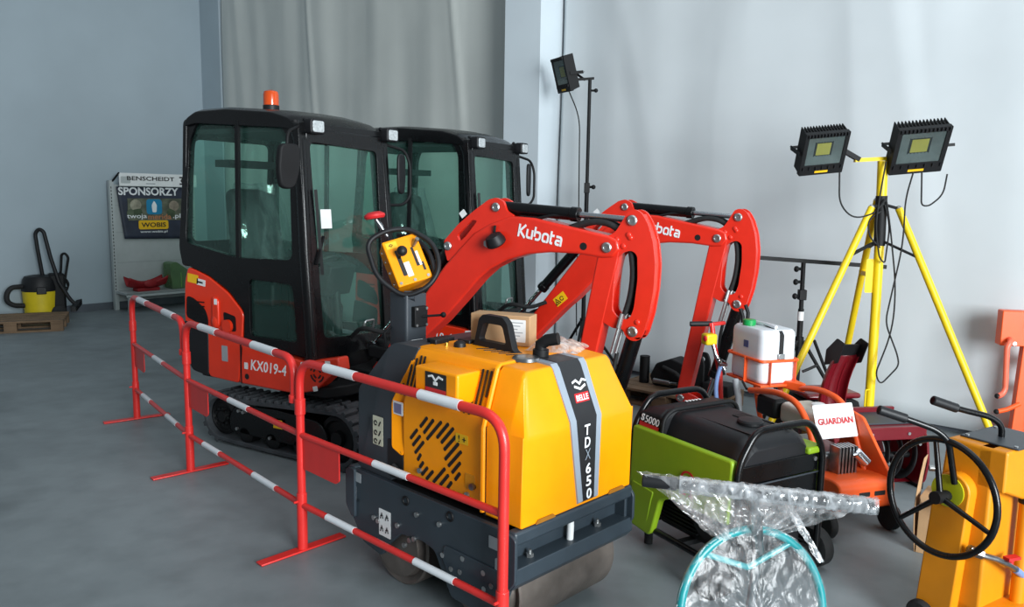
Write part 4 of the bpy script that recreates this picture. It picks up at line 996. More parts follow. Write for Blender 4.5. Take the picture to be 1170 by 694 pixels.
# ------------------------------------------------------------------ orange floor saw with a water tank
TANKW = mat('translucent_white_tank', (226, 232, 238), .42, var=.03, scale=4)
GRN = mat('green_cap', (20, 150, 76), .4, var=.06)
HOSEB = mat('blue_hose', (112, 138, 184), .35, var=.08)
ENG = mat('cream_engine_tank', (196, 194, 184), .4, var=.05)
def make_saw():
    t = thing('water_fed_saw', 'orange walk-behind machine carrying a white water tank with a green cap, behind the generator', 'saw', (1.78, 4.05, 0), -72)
    # chassis and guard
    s = MB(); s.prism(rp([(-.75, .12), (-.05, .12), (.03, .16), (.03, .29), (-.02, .31), (-.75, .25)], .03), -.06, .30); s.obj('chassis', ORG, t, bev=.01)
    s = MB(); s.prism(rp([(-.42, .28), (.0, .28), (.02, .31), (-.22, .58), (-.34, .60)], .02), .275, .295); s.obj('side_guard', ORG, t, bev=.004)
    for y in (.10, .20): MB().prism(rrect(y-.035, y+.035, .225, .25, .004), .028, .0315, ax='x').obj('slot', BST, t)
    # engine
    MB().box(-.56, -.20, -.04, .22, .25, .40).obj('engine_block', STEEL, t, bev=.02)
    s = MB()
    for k in range(6): s.box(-.20, -.12, .05+k*.022, .062+k*.022, .30, .45)
    s.obj('cylinder_fins', STEEL, t)
    MB().box(-.19, -.08, .07, .20, .27, .30).cyl((-.12, .16, .42), (-.10, .22, .36), .03).obj('engine_casting', CHR, t, bev=.004)
    MB().box(-.60, -.30, .0, .22, .47, .595).obj('fuel_tank', ENG, t, bev=.035, seg=4)
    MB().lathe([(.04, 0), (.04, .018), (.03, .024), (.003, .024)], (-.42, .14, .595)).obj('fuel_cap', WST, t)
    MB().box(-.78, -.60, -.03, .14, .48, .60).obj('air_cleaner', BLKM, t, bev=.02)
    # two bent frame tubes
    for y in (-.02, .275):
        MB().tube([(-.86, y, .60), (-.58, y, .655), (-.40, y, .635), (-.30, y, .54), (-.14, y, .22)], .0185, n=14, fil=.10).obj('frame_tube', ORG, t, smooth=60)
    MB().prism(rp([(-.90, .20), (-.72, .27), (-.74, .30), (-.92, .32)], .01), .60, .65, ax='z').obj('tube_bracket', ORG, t, bev=.004)
    # white name plate across the bend
    lab = decal((-.27, .135, .555), (.0, 1, 0), (-.40, 0, 1), .27, .19, WHT, t, name='name_plate', r=.008)
    n_ = V((1, 0, .40)).normalized(); c_ = V((-.27, .135, .555))+n_*.004
    text('GUARDIAN', c_, (0, 1, 0), (-.40, 0, 1), .235, .036, RST, lab, weight=.022)
    # water tank and cradle
    def ts(z, k): return [(p[0], p[1], z) for p in rrect(-1.205-.0+.18*(1-k), -.845-.18*(1-k), .045+.13*(1-k), .305-.13*(1-k), .05*k+.01, 5)]
    s = MB(); s.loft([ts(.632, .93), ts(.645, .99), ts(.66, 1), ts(.745, 1), ts(.752, .985), ts(.765, 1), ts(.93, 1), ts(.955, .98), ts(.972, .90)]); tk = s.obj('water_tank', TANKW, t, bev=.004, smooth=50)
    MB().lathe([(.034, .0), (.034, .012), (.042, .012), (.042, .042), (.036, .046), (.004, .046)], (-1.08, .10, .965), n=22).obj('tank_cap', GRN, tk)
    MB().lathe([(.042, 0), (.04, .012), (.03, .014), (.003, .014)], (-1.08, .10, .955), n=22).obj('tank_neck', TANKW, tk)
    decal((-1.02, .0425, .865), (1, 0, 0), (0, 0, 1), .05, .045, mat('blue_tank_label', (64, 80, 140), .5), tk)
    s = MB().tube([(-1.14, .175, .982), (-1.0, .175, .99), (-.90, .175, .982)], .012, n=8); s.obj('tank_handle', TANKW, tk)
    s = MB(); st = [(-1.02, .98), (-.86, .965), (-.838, .94), (-.838, .80)]
    s.loft([[(x, .165, z), (x, .19, z), (x+.004, .19, z+.003), (x+.004, .165, z+.003)] for x, z in st]); s.obj('rubber_strap', RUB, t)
    MB().box(-.842, -.828, .155, .20, .79, .825).obj('strap_buckle', BOLT, t, bev=.003)
    for z in (.78,):
        MB().tube([tuple(p)+(z,) for p in rrect(-1.213, -.837, .037, .313, .03, 4)], .010, True, 8).obj('cradle_ring', ORG, t)
    for x, y in ((-.836, .10), (-.836, .285), (-1.21, .10), (-1.21, .285), (-1.0, .036)):
        MB().bar((x, y, .62), (x, y, .785), .026, .006, (0, 1, 0) if abs(y-.036) > .01 else (1, 0, 0)).obj('cradle_strap', ORG, t)
    MB().box(-1.215, -.83, .035, .315, .615, .63).obj('cradle_tray', ORG, t, bev=.003)
    for y in (.08, .26): MB().tube([(-.95, y, .62), (-.90, y, .46), (-.80, y, .24)], .016, n=10).obj('cradle_leg', ORG, t)
    # handle with valve
    MB().tube([(-1.22, .02, .28), (-1.23, .0, .62), (-1.27, -.03, .80), (-1.30, -.04, .955)], .017, n=12).obj('handle_post', RED, t)
    MB().bar((-1.305, -.06, .945), (-1.30, .06, .955), .03, .022).obj('handle_bracket', RED, t, bev=.003)
    MB().cyl((-1.36, -.17, .945), (-1.31, -.03, .95), .0175, n=14).obj('hand_grip', BLKP, t, bev=.003)
    MB().cbox((-1.265, -.075, .855), (.075, .085, .075)).obj('valve_box', YELP, t, bev=.014, seg=3)
    MB().sph((-1.235, -.125, .865), .02, sc=(1, .5, 1)).obj('valve_button', RST, t)
    MB().tube([(-1.24, -.06, .82), (-1.22, -.05, .76), (-1.20, -.02, .70), (-1.18, .0, .66)], .013, n=10).obj('valve_pipe', CHR, t)
    s = MB().cyl((-1.16, -.0, .70), (-1.16, -.06, .705), .012).cyl((-1.16, -.045, .69), (-1.16, -.045, .735), .008).bar((-1.19, -.045, .735), (-1.11, -.05, .735), .012, .006); s.obj('tap', CHR, t)
    MB().tube([(-1.18, -.03, .70), (-1.14, -.09, .58), (-1.05, -.13, .46), (-.94, -.14, .38)], .014, n=10, fil=.08).obj('water_hose', HOSEB, t, smooth=70)
    MB().tube([(-1.05, -.0, .62), (-.96, -.03, .52), (-.90, -.06, .42), (-.84, -.07, .30)], .021, n=10).obj('grey_pipe', GST, t)
    MB().tube([(-1.0, .02, .62), (-.90, -.02, .60), (-.84, .05, .585), (-.80, .18, .58)], .008, n=8).obj('cable', RUB, t)
    for x, y, z in ((-1.33, .22, 1.04), (-1.36, .28, 1.06)): MB().tube([(x, y, .60), (x, y, z-.05), (x-.02, y-.01, z)], .013, n=8).obj('lever', BLKM, t)
    # wheels
    for x, y, r in ((-.02, .325, .075), (-.62, .325, .075), (-.02, -.09, .075), (-.62, -.09, .075)):
        w_ = MB().lathe([(.02, -.022), (.05, -.02), (r-.006, -.022), (r, -.012), (r, .012), (r-.006, .022), (.05, .02), (.02, .022)], (x, y, r), (0, 1, 0), 26).obj('wheel', RUB, t)
        MB().lathe([(.045, -.018), (.045, .018), (.012, .024), (.003, .024)], (x, y, r), (0, 1, 0), 20).obj('hub', BLKP, w_)
    return t
make_saw()
# ------------------------------------------------------------------ dark red snow thrower
DRED = mat('dark_red_paint', (104, 8, 22), .32, var=.08, coat=.3)
def make_snow():
    t = thing('snow_thrower', 'dark red snow thrower with tall discharge chute and black auger, behind the orange saw', 'snow thrower', (2.25, 4.75, 0), -80)
    # auger housing, open to the front (+X)
    side = rp([(-.30, .42), (.0, .405), (.06, .33), (.085, .20), (.06, .06), (.0, .025), (-.25, .06), (-.34, .2)], .03)
    for y in (-.30, .315): 
        MB().prism(side, y-.008, y+.008).obj('housing_side', DRED, t, bev=.003)
    top = [(.02, .412), (-.30, .425), (-.36, .36), (-.38, .20), (-.30, .05), (-.02, .02)]
    s = MB(); s.loft([[(x, -.30, z), (x, .315, z), (x-.008, .315, z-.004), (x-.008, -.30, z-.004)] for x, z in rp(top, .04)[:-4]]); s.obj('housing_shell', DRED, t)
    MB().box(-.02, .035, -.308, .323, .33, .412).obj('housing_front_lip', DRED, t, bev=.006)
    MB().box(-.28, -.02, -.29, .305, .414, .424).obj('housing_cover', DGR, t, bev=.003)
    MB().box(-.30, -.27, -.295, .31, .41, .455).obj('cover_edge', DRED, t, bev=.004)
    # auger: two opposed ribbons on a shaft
    MB().cyl((-.10, -.30, .19), (-.10, .31, .19), .02, n=14).obj('auger_shaft', BLKM, t)
    MB().lathe([(.03, -.06), (.055, -.045), (.065, 0), (.055, .045), (.03, .06)], (-.10, .0, .19), (0, 1, 0), 20).obj('gearbox', STEEL, t)
    MB().lathe([(.05, -.01), (.06, 0), (.04, .02), (.01, .02)], (-.03, .0, .20), (1, 0, 0), 10).obj('gearbox_cover', STEEL, t)
    for sg in (-1, 1):
        for ph in (0, pi):
            def rib(u, v):
                a = u*2*pi*1.25*sg+ph; r = .105+.045*v
                return (-.10+cos(a)*r, sg*(.06+u*.235)+.005, .19+sin(a)*r)
            MB().grid(rib, 40, 2).obj('auger_ribbon', BLKM, t, solid=.006)
    for y in (-.2, .2): MB().cyl((-.10, y, .19), (-.10+.12, y, .25), .008).obj('ribbon_stay', BLKM, t)
    # chute: curved open channel
    def ch(u, v):
        z = .44+.40*u; bend = -.10*(u-.25)**2*2
        a = (v-.5)*pi*1.15
        w = .088-.012*u
        return (-.17-.02*u-cos(a)*w*.75+.10*u*u, -.20-.03*u+sin(a)*w+.06*(u*u)*1, z)
    MB().grid(ch, 18, 14).obj('chute', DRED, t, smooth=60, solid=.006)
    for v in (.30, .5, .70): MB().tube([V(ch(u, v))+V((-.0, 0, 0)) for u in (.1, .3, .5, .7, .85)], .007, n=8).obj('chute_rib', DRED, t)
    s = MB(); s.prism(rp([(-.07, -.08), (.075, -.08), (.08, .04), (-.03, .04)], .01), -.012, .012, fn=lambda u, v, a: (-.10+v*.35+a, -.17+u, .885+v*.62)); s.obj('chute_deflector', BLKM, t, bev=.006)
    for sg in (-1, 1): s = MB(); s.prism(rp([(-.20, .76), (-.06, .80), (.0, .93), (-.08, .95), (-.19, .86)], .01), -.175+sg*.078-.003, -.175+sg*.078+.003); s.obj('deflector_cheek', BLKM, t)
    MB().lathe([(.105, 0), (.105, .025), (.09, .03)], (-.17, -.20, .42), n=28).obj('chute_ring', DRED, t)
    s = MB().tube([(-.2, -.30, .76), (-.20, -.36, .735), (-.2, -.40, .72)], .009); s.obj('deflector_lever', BLKM, t)
    # black bib hanging in front, engine, handlebars, wheels
    def bib(u, v): return (-.0+.03*v+.02*NZ.noise(V((u*5, v*3, 1))), -.24+.15*u-.02*v, .425-.21*v*(1-abs(u-.55)*.7)+.0)
    MB().grid(bib, 12, 10).obj('rubber_bib', BLKM, t, solid=.004)
    MB().box(-.78, -.42, -.18, .18, .20, .46).obj('engine', BLKM, t, bev=.04)
    MB().box(-.74, -.46, -.20, .20, .46, .50).obj('engine_shroud', DRED, t, bev=.02)
    for y in (-.22, .22): MB().tube([(-.55, y, .28), (-.85, y, .45), (-1.12, y, .74)], .012).obj('handlebar', BLKM, t)
    for y in (-.27, .27):
        MB().lathe([(.05, -.05), (.14, -.05), (.165, -.03), (.165, .03), (.14, .05), (.05, .05)], (-.58, y, .165), (0, 1, 0), 28).obj('wheel', RUB, t)
    for y in (-.315, .33): MB().box(-.18, .02, y-.012, y+.012, .0, .05).obj('skid_shoe', BLKM, t, bev=.005)
    for y, z in ((.20, .37), (.28, .30), (-.05, .37)): MB().cyl((.034, y, z), (.042, y, z), .010, n=8).obj('bolt', BOLT, t)
    return t
make_snow()
# ------------------------------------------------------------------ yellow tripod light tower and two black lamp stands
LEDG = mat('led_reflector', (128, 132, 130), .35, .4, var=.1, scale=20)
LEDY = mat('led_chip', (196, 178, 70), .5, var=.1)
def make_flood(t, c, ex, ey, w, h, name='floodlight', back=False):
    """finned LED floodlight; c is the front centre, ex/ey its face axes (normal = ex x ey)"""
    F = frame(c, ex, ey); L = lambda u, v, a: F @ V((u, v, a))
    s = MB(); s.prism(rrect(-w/2, w/2, -h/2, h/2, .008), -.035, 0, holes=[rrect(-w*.41, w*.41, -h*.26, h*.40, .006)], fn=L)
    o = s.obj(name, BLKM, t, bev=.003)
    s = MB()
    sec = lambda a, k: [L(-w/2*k, -h/2*k, a), L(w/2*k, -h/2*k, a), L(w/2*k, h/2*k, a), L(-w/2*k, h/2*k, a)]
    s.loft([sec(-.03, .97), sec(-.07, .80)]); s.obj('housing', BLKM, o)
    s = MB()
    n = 15
    for k in range(n):
        u = -w/2+.012+(w-.024)*k/(n-1)
        s.loft([[L(u-.0025, -h*.49, -.028), L(u+.0025, -h*.49, -.028), L(u+.0025, h*.49, -.028), L(u-.0025, h*.49, -.028)], [L(u-.003, -h*.44, -.11), L(u+.003, -h*.44, -.11), L(u+.003, h*.52, -.11), L(u-.003, h*.52, -.11)]])
    s.obj('cooling_fins', BLKM, o)
    s = MB(); s.loft([[L(-w*.41, -h*.26, -.008), L(w*.41, -h*.26, -.008), L(w*.41, h*.40, -.008), L(-w*.41, h*.40, -.008)], [L(-w*.2, -h*.08, -.03), L(w*.2, -h*.08, -.03), L(w*.2, h*.24, -.03), L(-w*.2, h*.24, -.03)]], cap=False); s.loft([[L(-w*.41, -h*.26, -.0305), L(w*.41, -h*.26, -.0305), L(w*.41, h*.40, -.0305), L(-w*.41, h*.40, -.0305)], [L(-w*.41, -h*.26, -.0315), L(w*.41, -h*.26, -.0315), L(w*.41, h*.40, -.0315), L(-w*.41, h*.40, -.0315)]]); s.obj('reflector', LEDG, o)
    MB().prism(rrect(-w*.16, w*.16, -.06*h, h*.22, .003), -.0285, -.026, fn=L).obj('led_chip', LEDY, o)
    MB().prism(rrect(-w*.415, w*.415, -h*.265, h*.405, .004), -.006, -.0045, fn=L).obj('cover_glass', LAMPG, o)
    for k in range(13):
        u = -w/2+.02+(w-.04)*k/12
        MB().prism(rrect(u-.004, u+.004, h*.42, h*.49, .001), 0, .012, fn=L).obj('edge_fin', BLKP, o)
        if k % 2 == 0: MB().prism(rrect(u-.004, u+.004, -h*.36, -h*.29, .001), 0, .010, fn=L).obj('edge_fin', BLKP, o)
    MB().prism(rrect(-w*.15, w*.15, -h*.45, -h*.40, .002), 0, .0015, fn=L).obj('rating_label', YST, o)
    for sg in (-1, 1):
        MB().bar(L(sg*(w/2+.008), .0, -.03), L(sg*(w/2+.008), -.02, -.17), .03, .005, ex).obj('bracket', BLKM, o)
    MB().bar(L(-w/2-.008, -.02, -.17), L(w/2+.008, -.02, -.17), .03, .005, ey).obj('bracket', BLKM, o)
    return o, L
def make_tower():
    hub = V((2.53, 5.5, 1.75))
    t = thing('tripod_light_tower', 'yellow tripod light tower carrying two black floodlights', 'light tower', (2.53, 5.5, 0))
    P = lambda x, y, z: (x-2.53, y-5.5, z)
    MB().tube([P(2.54, 5.5, .32), P(2.535, 5.5, .95), P(2.525, 5.5, 1.52)], .032, n=18).obj('lower_mast', YELP, t)
    MB().tube([P(2.525, 5.5, 1.48), P(2.515, 5.5, 1.82)], .038, n=18).obj('mast_sleeve', BLKM, t)
    MB().tube([P(2.515, 5.5, 1.80), P(2.505, 5.5, 2.055)], .034, n=18).obj('upper_mast', YELP, t)
    MB().tube([P(2.30, 5.47, 2.055), P(2.505, 5.5, 2.07), P(2.78, 5.53, 2.095)], .018, n=4).obj('cross_bar', YELP, t, smooth=20)
    MB().cyl(P(2.49, 5.46, .33), P(2.49, 5.46, .47), .006).cyl(P(2.49, 5.46, .33), P(2.52, 5.47, .33), .006).cyl(P(2.49, 5.46, .47), P(2.52, 5.47, .47), .006).obj('mast_loop', YELP, t)
    legs = [((2.62, 5.46, 1.735), (3.22, 4.92, .015)), ((2.44, 5.47, 1.74), (1.62, 5.16, .015)), ((2.50, 5.56, 1.76), (2.63, 6.32, .015))]
    for i, (a, b) in enumerate(legs):
        if i == 2: a = (2.50, 5.53, 1.79)
        MB().cyl(P(*a), P(*b), .024, n=16).obj('leg', YELP, t)
        MB().bar(P(2.52, 5.5, 1.765), P(*a), .035, .02).obj('leg_hinge', BLKM, t, bev=.003)
        m = V(a).lerp(V(b), .19)
        MB().bar(P(2.525, 5.5, 1.52), P(*m), .03, .016).obj('leg_stay', BLKM, t, bev=.003)
        MB().cyl(P(*b), (b[0]-2.53, b[1]-5.5, .0), .035).obj('foot', RUB, t)
        s = MB().sph(P(*V(a).lerp(V(b), .0)), .022); s.obj('hinge_bolt', BOLT, t)
    a, b = V(legs[2][0]), V(legs[2][1]); c = a.lerp(b, .30)
    decal(P(2.50, 5.50, 1.27), (1, .1, 0), (.06, .0, 1), .115, .235, YELP, t, name='identity_plate', r=.012)
    MB().bar(P(2.50, 5.505, 1.27), P(c.x, c.y, 1.27), .03, .03).obj('plate_bracket', YELP, t)
    # floodlights
    o, L1 = make_flood(t, P(2.045, 5.34, 2.085), (1, .08, .11), (-.36, -.62, 1), .30, .30)
    MB().bar(L1(.15, -.02, -.1), P(2.33, 5.47, 2.06), .03, .03).obj('lamp_arm', BLKM, t)
    o, L2 = make_flood(t, P(2.685, 5.36, 2.115), (1, -.02, .10), (-.25, -.62, 1), .35, .335)
    MB().bar(L2(.17, .0, -.05), L2(.24, .0, -.05), .03, .02).obj('lamp_arm', BLKM, t)
    # cables
    cb = lambda pts, r=.0055: MB().tube(fillet([P(*p) for p in pts], .15, 6), r, n=7).obj('cable', RUB, t, smooth=80)
    cb([(2.16, 5.36, 1.97), (2.18, 5.38, 1.76), (2.30, 5.42, 1.66), (2.45, 5.44, 1.70), (2.52, 5.44, 1.80)])
    cb([(2.50, 5.44, 2.05), (2.47, 5.42, 1.85), (2.45, 5.42, 1.62), (2.50, 5.43, 1.40), (2.54, 5.43, 1.36), (2.56, 5.44, 1.62), (2.52, 5.45, 1.76)])
    cb([(2.64, 5.34, 1.98), (2.62, 5.38, 1.80), (2.64, 5.40, 1.50), (2.58, 5.40, 1.10), (2.56, 5.40, .96), (2.66, 5.40, .74), (2.68, 5.40, .66), (2.56, 5.40, .52), (2.52, 5.40, .60), (2.62, 5.41, .90), (2.62, 5.41, 1.20), (2.56, 5.43, 1.60), (2.53, 5.45, 1.78)])
    cb([(2.70, 5.35, 1.98), (2.72, 5.36, 1.76), (2.78, 5.38, 1.755), (2.87, 5.38, 1.83), (2.88, 5.37, 1.97)])
    cb([(2.50, 5.44, 1.72), (2.40, 5.43, 1.66), (2.42, 5.43, 1.54), (2.50, 5.43, 1.47)])
    return t
make_tower()

def stand_base(t, z0, zh, spread, r=.014, rot=20):
    for k in range(3):
        a = RAD(rot+120*k); d = V((cos(a), sin(a), 0))
        MB().cyl(V((0, 0, zh))+d*.03, d*spread+V((0, 0, .012)), r, n=10).obj('leg', BLKM, t)
        MB().bar(V((0, 0, z0)), d*spread*.55+V((0, 0, zh+(.012-zh)*.55)), .018, .008).obj('leg_stay', BLKM, t)
        MB().sph(d*spread+V((0, 0, .016)), .018).obj('foot', RUB, t)
    MB().cyl((0, 0, zh-.05), (0, 0, zh+.03), .034).obj('leg_collar', BLKM, t)

# T-bar stand
t = thing('lamp_stand', 'black T-bar lamp stand without lamps, behind the white water tank', 'lamp stand', (2.235, 6.1, 0), 0, 'black lamp stands')
MB().cyl((0, 0, .12), (0, 0, .95), .022, n=16).obj('lower_pole', BLKM, t); MB().cyl((0, 0, .9), (-.005, 0, 1.32), .017, n=16).obj('upper_pole', BLKM, t)
MB().bar((-.42, 0, 1.345), (.63, 0, 1.285), .03, .03).obj('cross_bar', BLKM, t, bev=.003)
for z in (1.26, 1.16, 1.05): MB().cyl((-.02, 0, z), (-.06, -.02, z), .012).sph((-.062, -.02, z), .024, sc=(.8, 1, 1)).obj('clamp_knob', BLKM, t)
MB().box(-.028, .028, -.028, .028, 1.02, 1.10).obj('clamp', BLKM, t, bev=.004)
MB().cyl((0, 0, .86), (0, 0, .93), .0232).obj('pole_label', WST, t)
stand_base(t, .22, .70, .46, rot=-25)
# stand with one floodlight, behind the boom
t = thing('lamp_stand', 'tall black lamp stand with one floodlight beside the white pillar', 'lamp stand', (.715, 7.88, 0), 0, 'black lamp stands')
MB().cyl((0, 0, .1), (0, 0, 1.9), .021, n=16).obj('lower_pole', BLKM, t); MB().cyl((0, 0, 1.85), (0, 0, 2.92), .017, n=16).obj('upper_pole', BLKM, t)
MB().box(-.026, .026, -.026, .026, 1.82, 1.92).obj('clamp', BLKM, t, bev=.004)
MB().cyl((.02, 0, 1.88), (.06, -.02, 1.88), .012).sph((.062, -.02, 1.88), .022).obj('clamp_knob', BLKM, t)
MB().cyl((.015, 0, 2.80), (.055, -.01, 2.80), .010).sph((.06, -.01, 2.80), .02).obj('clamp_knob', BLKM, t)
MB().bar((-.14, 0, 2.90), (.04, 0, 2.915), .03, .022).obj('cross_bar', BLKM, t, bev=.003)
o, L3 = make_flood(t, (-.285, -.02, 2.935), (.40, -.92, -.02), (-.28, -.10, 1), .27, .33)
MB().bar(L3(.0, -.02, -.17), (-.05, 0, 2.90), .03, .02).obj('lamp_arm', BLKM, t)
MB().tube(fillet([L3(.0, -.15, -.05), (-.09, -.02, 2.55), (-.075, -.02, 1.6), (-.08, -.02, .9), (-.06, .02, .4)], .2, 6), .006, n=7).obj('cable', RUB, t)
stand_base(t, .30, .55, .42, rot=10)
# ------------------------------------------------------------------ yellow floor saw with the black hand wheel
HUBG = mat('green_yellow_disc', (176, 178, 20), .45, var=.08)
def make_floor_saw():
    t = thing('floor_saw', 'yellow steel floor machine with a large black hand wheel, at the right edge', 'floor saw', (1.9, 3.02, 0), -58)
    # tower: flared at the foot; wheel face is Y=0
    s = MB(); f = lambda z, x0, x1, y1: [(x0, 0, z), (x1, 0, z), (x1, y1, z), (x0, y1, z)]
    s.loft([f(.06, -.255, .0, .34), f(.45, -.215, .0, .33), f(.822, -.19, .0, .32)]); s.obj('tower', YELM, t, bev=.012, seg=3)
    # overhanging box to the right
    s = MB(); s.prism(rp([(.0, .822), (.30, .822), (.30, .62), (.17, .60), (.02, .655), (.0, .655)], .012), -.06, .05, ax='x', fn=lambda u, v, a: (a, u, v)); s.obj('top_box', YELM, t, bev=.01)
    s = MB().box(-.17, .06, .06, .34, .822, .83); s.obj('top_plate', DGR, t, bev=.003)
    for x, y in ((-.15, .08), (-.15, .3), (.04, .08)): MB().cyl((x, y, .828), (x, y, .834), .008, n=8).obj('bolt', BOLT, t)
    # raised wheel mount on the wheel face
    s = MB(); s.prism([(-.212, .10), (-.065, .10)]+[(p[0], p[1]) for p in arc(-.122, .625, .072, 0, 180, 12)], -.055, .01, fn=lambda u, v, a: (u-(.02 if v < .2 else 0), a, v)); s.obj('wheel_mount', YELM, t, bev=.006)
    MB().lathe([(.066, 0), (.066, .006), (.02, .008), (.003, .008)], (-.136, -.055, .62), (0, -1, 0), 28).obj('backing_disc', HUBG, t)
    MB().cyl((-.135, -.05, .60), (-.134, -.115, .606), .022).obj('wheel_shaft', BLKM, t)
    # hand wheel: rim and three spokes
    hub = V((-.132, -.115, .606)); ax = V((-.10, -1, .04)).normalized()
    o = MB().torus(hub, .232, .0135, ax, 56, 12).obj('hand_wheel', BLK, t, smooth=60)
    q = ax.to_track_quat('Z', 'Y').to_matrix()
    for a in (98, 218, 338):
        # measured in the wheel plane from straight up
        up = V((0, 0, 1)); up = (up-ax*up.dot(ax)).normalized(); rt = up.cross(ax).normalized()*-1
        d = (up*cos(RAD(a-98+12))+rt*sin(RAD(a-98+12)))
        MB().tube([hub, hub+d*.12, hub+d*.225], [.013, .011, .010], n=10).obj('spoke', BLK, o)
    MB().cyl(hub-ax*.02, hub+ax*.035, .026).obj('hub', BLKM, o)
    # handles: two bent bars with grips
    W = lambda x, y, z: tuple(MX.Rotation(RAD(58), 3, 'Z') @ (V((x, y, z))-V((1.9, 3.02, 0))))
    h1 = [W(1.47, 3.10, .955), W(1.60, 3.09, .915), W(1.70, 3.08, .88), W(1.745, 3.07, .84), W(1.79, 3.08, .66)]
    MB().tube(fillet(h1, .05, 5), .0125, n=12).obj('handlebar', BLK, t, smooth=60); MB().cyl(h1[0], V(h1[0]).lerp(V(h1[1]), .85), .019, n=14).obj('hand_grip', BLKP, t, bev=.004)
    h2 = [W(1.71, 3.15, .985), W(1.83, 3.16, .945), W(1.96, 3.17, .915), W(2.015, 3.17, .88), W(2.02, 3.175, .80)]
    MB().tube(fillet(h2, .05, 5), .0125, n=12).obj('handlebar', BLK, t, smooth=60); MB().cyl(h2[0], V(h2[0]).lerp(V(h2[1]), .9), .019, n=14).obj('hand_grip', BLKP, t, bev=.004)
    # column and water pipe with a red tap at the right
    MB().cyl((.045, .20, .12), (.045, .20, .60), .026, n=18).obj('guide_column', YELM, t); MB().cyl((.045, .20, .58), (.045, .20, .625), .03).obj('column_cap', BLKM, t)
    MB().box(-.14, .20, .0, .34, .06, .16).obj('base_frame', YELM, t, bev=.01)
    MB().tube([(-.02, -.05, .40), (.03, .03, .375), (.05, .10, .34), (.06, .24, .25)], .013, n=12).obj('water_pipe', STEEL, t)
    MB().cyl((-.03, -.06, .41), (.0, -.02, .395), .022, n=8).obj('pipe_coupling', STEEL, t)
    MB().bar((.045, .08, .37), (.06, .14, .37), .03, .012).cyl((.05, .11, .34), (.05, .11, .375), .01).obj('tap', RST, t)
    MB().cyl((.055, .14, .315), (.06, .24, .25), .015).obj('blue_hose', HOSEB, t)
    MB().cyl((-.02, .0, .38), (-.02, -.012, .38), .010, n=8).cyl((-.215, -.008, .68), (-.235, -.03, .68), .012).obj('bolt', BOLT, t)
    for x, y in ((-.2, -.06), (.16, -.04), (-.2, .38), (.16, .38)):
        MB().lathe([(.02, -.022), (.05, -.022), (.06, -.01), (.06, .01), (.05, .022), (.02, .022)], (x, y, .06), (0, 1, 0), 24).obj('wheel', RUB, t)
    return t
make_floor_saw()

# orange machine frame cut off by the right edge
t = thing('orange_winch_frame', 'orange steel machine frame with a bent crank handle at the far right edge', 'machine frame', (3.62, 5.6, 0), -12)
s = MB().prism(rp([(-.01, 0), (.10, 0), (.085, .95), (.025, .95)], .005), -.035, .035); s.obj('upright', ORG, t, bev=.004)
MB().box(-.14, .03, -.05, .05, .78, 1.03).obj('head_box', ORG, t, bev=.006)
MB().box(.03, .30, -.04, .04, .88, .95).obj('top_beam', ORG, t, bev=.006)
MB().bar((.07, 0, .50), (.35, 0, .38), .05, .05).obj('lower_beam', ORG, t); MB().bar((.07, 0, .72), (.40, 0, .50), .05, .05).obj('brace', ORG, t)
MB().tube(fillet([(-.08, -.04, .83), (-.09, -.10, .82), (-.115, -.11, .78), (-.10, -.11, .48), (-.12, -.12, .44), (-.16, -.14, .43)], .03, 5), .019, n=12).obj('crank_handle', mat('salmon_paint', (240, 110, 84), .4), t, smooth=60)
MB().tube([(.03, -.03, .36), (-.06, -.06, .32), (-.13, -.08, .305)], .017, n=10).obj('lower_handle', ORG, t)
for p in ((-.155, -.138, .432), (-.13, -.08, .305)): MB().sph(p, .019).obj('handle_end', BLKM, t)
MB().cyl((-.05, -.05, .80), (-.05, -.062, .80), .015, n=8).obj('bolt', BOLT, t)
MB().box(-.08, .60, -.28, .28, .0, .06).obj('base', ORG, t, bev=.006)
MB().box(.15, .60, -.2, .2, .06, .38).obj('motor', ORG, t, bev=.03)
for y in (-.22, .22): MB().cyl((.1, y, .95), (.1, y*.3, .92), .015).obj('cross_tube', ORG, t)

# cardboard box behind the hand wheel
t = thing('cardboard_box', 'open brown cardboard box with a raised flap standing behind the hand wheel', 'box', (2.205, 3.92, 0), -38)
s = MB().box(-.07, .13, -.10, .10, 0, .30); s.obj('carton', CARD, t, bev=.002)
def flap(u, v): return (-.075-.02*sin(v*pi)+.01*v, -.10+.15*u*(1-.45*v), .0+.50*v)
MB().grid(flap, 4, 12).obj('flap', CARD, t, solid=.004)
s = MB(); s.prism([(-.07, -.10), (.12, -.10), (.15, -.19), (-.05, -.18)], .295, .30, ax='z'); s.obj('flap', CARD, t)
MB().cyl((.0, -.02, .32), (.10, .06, .34), .03, n=14).obj('metal_part', STEEL, t)
s = MB(); F = frame((.02, -.1012, .17), (1, 0, 0), (0, 0, 1)); glyph_poly(s, [(-.012, -.03), (-.012, .03), (-.022, .015)], .005, F); glyph_poly(s, [(.012, -.03), (.012, .03), (.022, .015)], .005, F); glyph_poly(s, [(-.025, -.036), (.025, -.036)], .005, F); s.obj('up_arrows', BST, t)
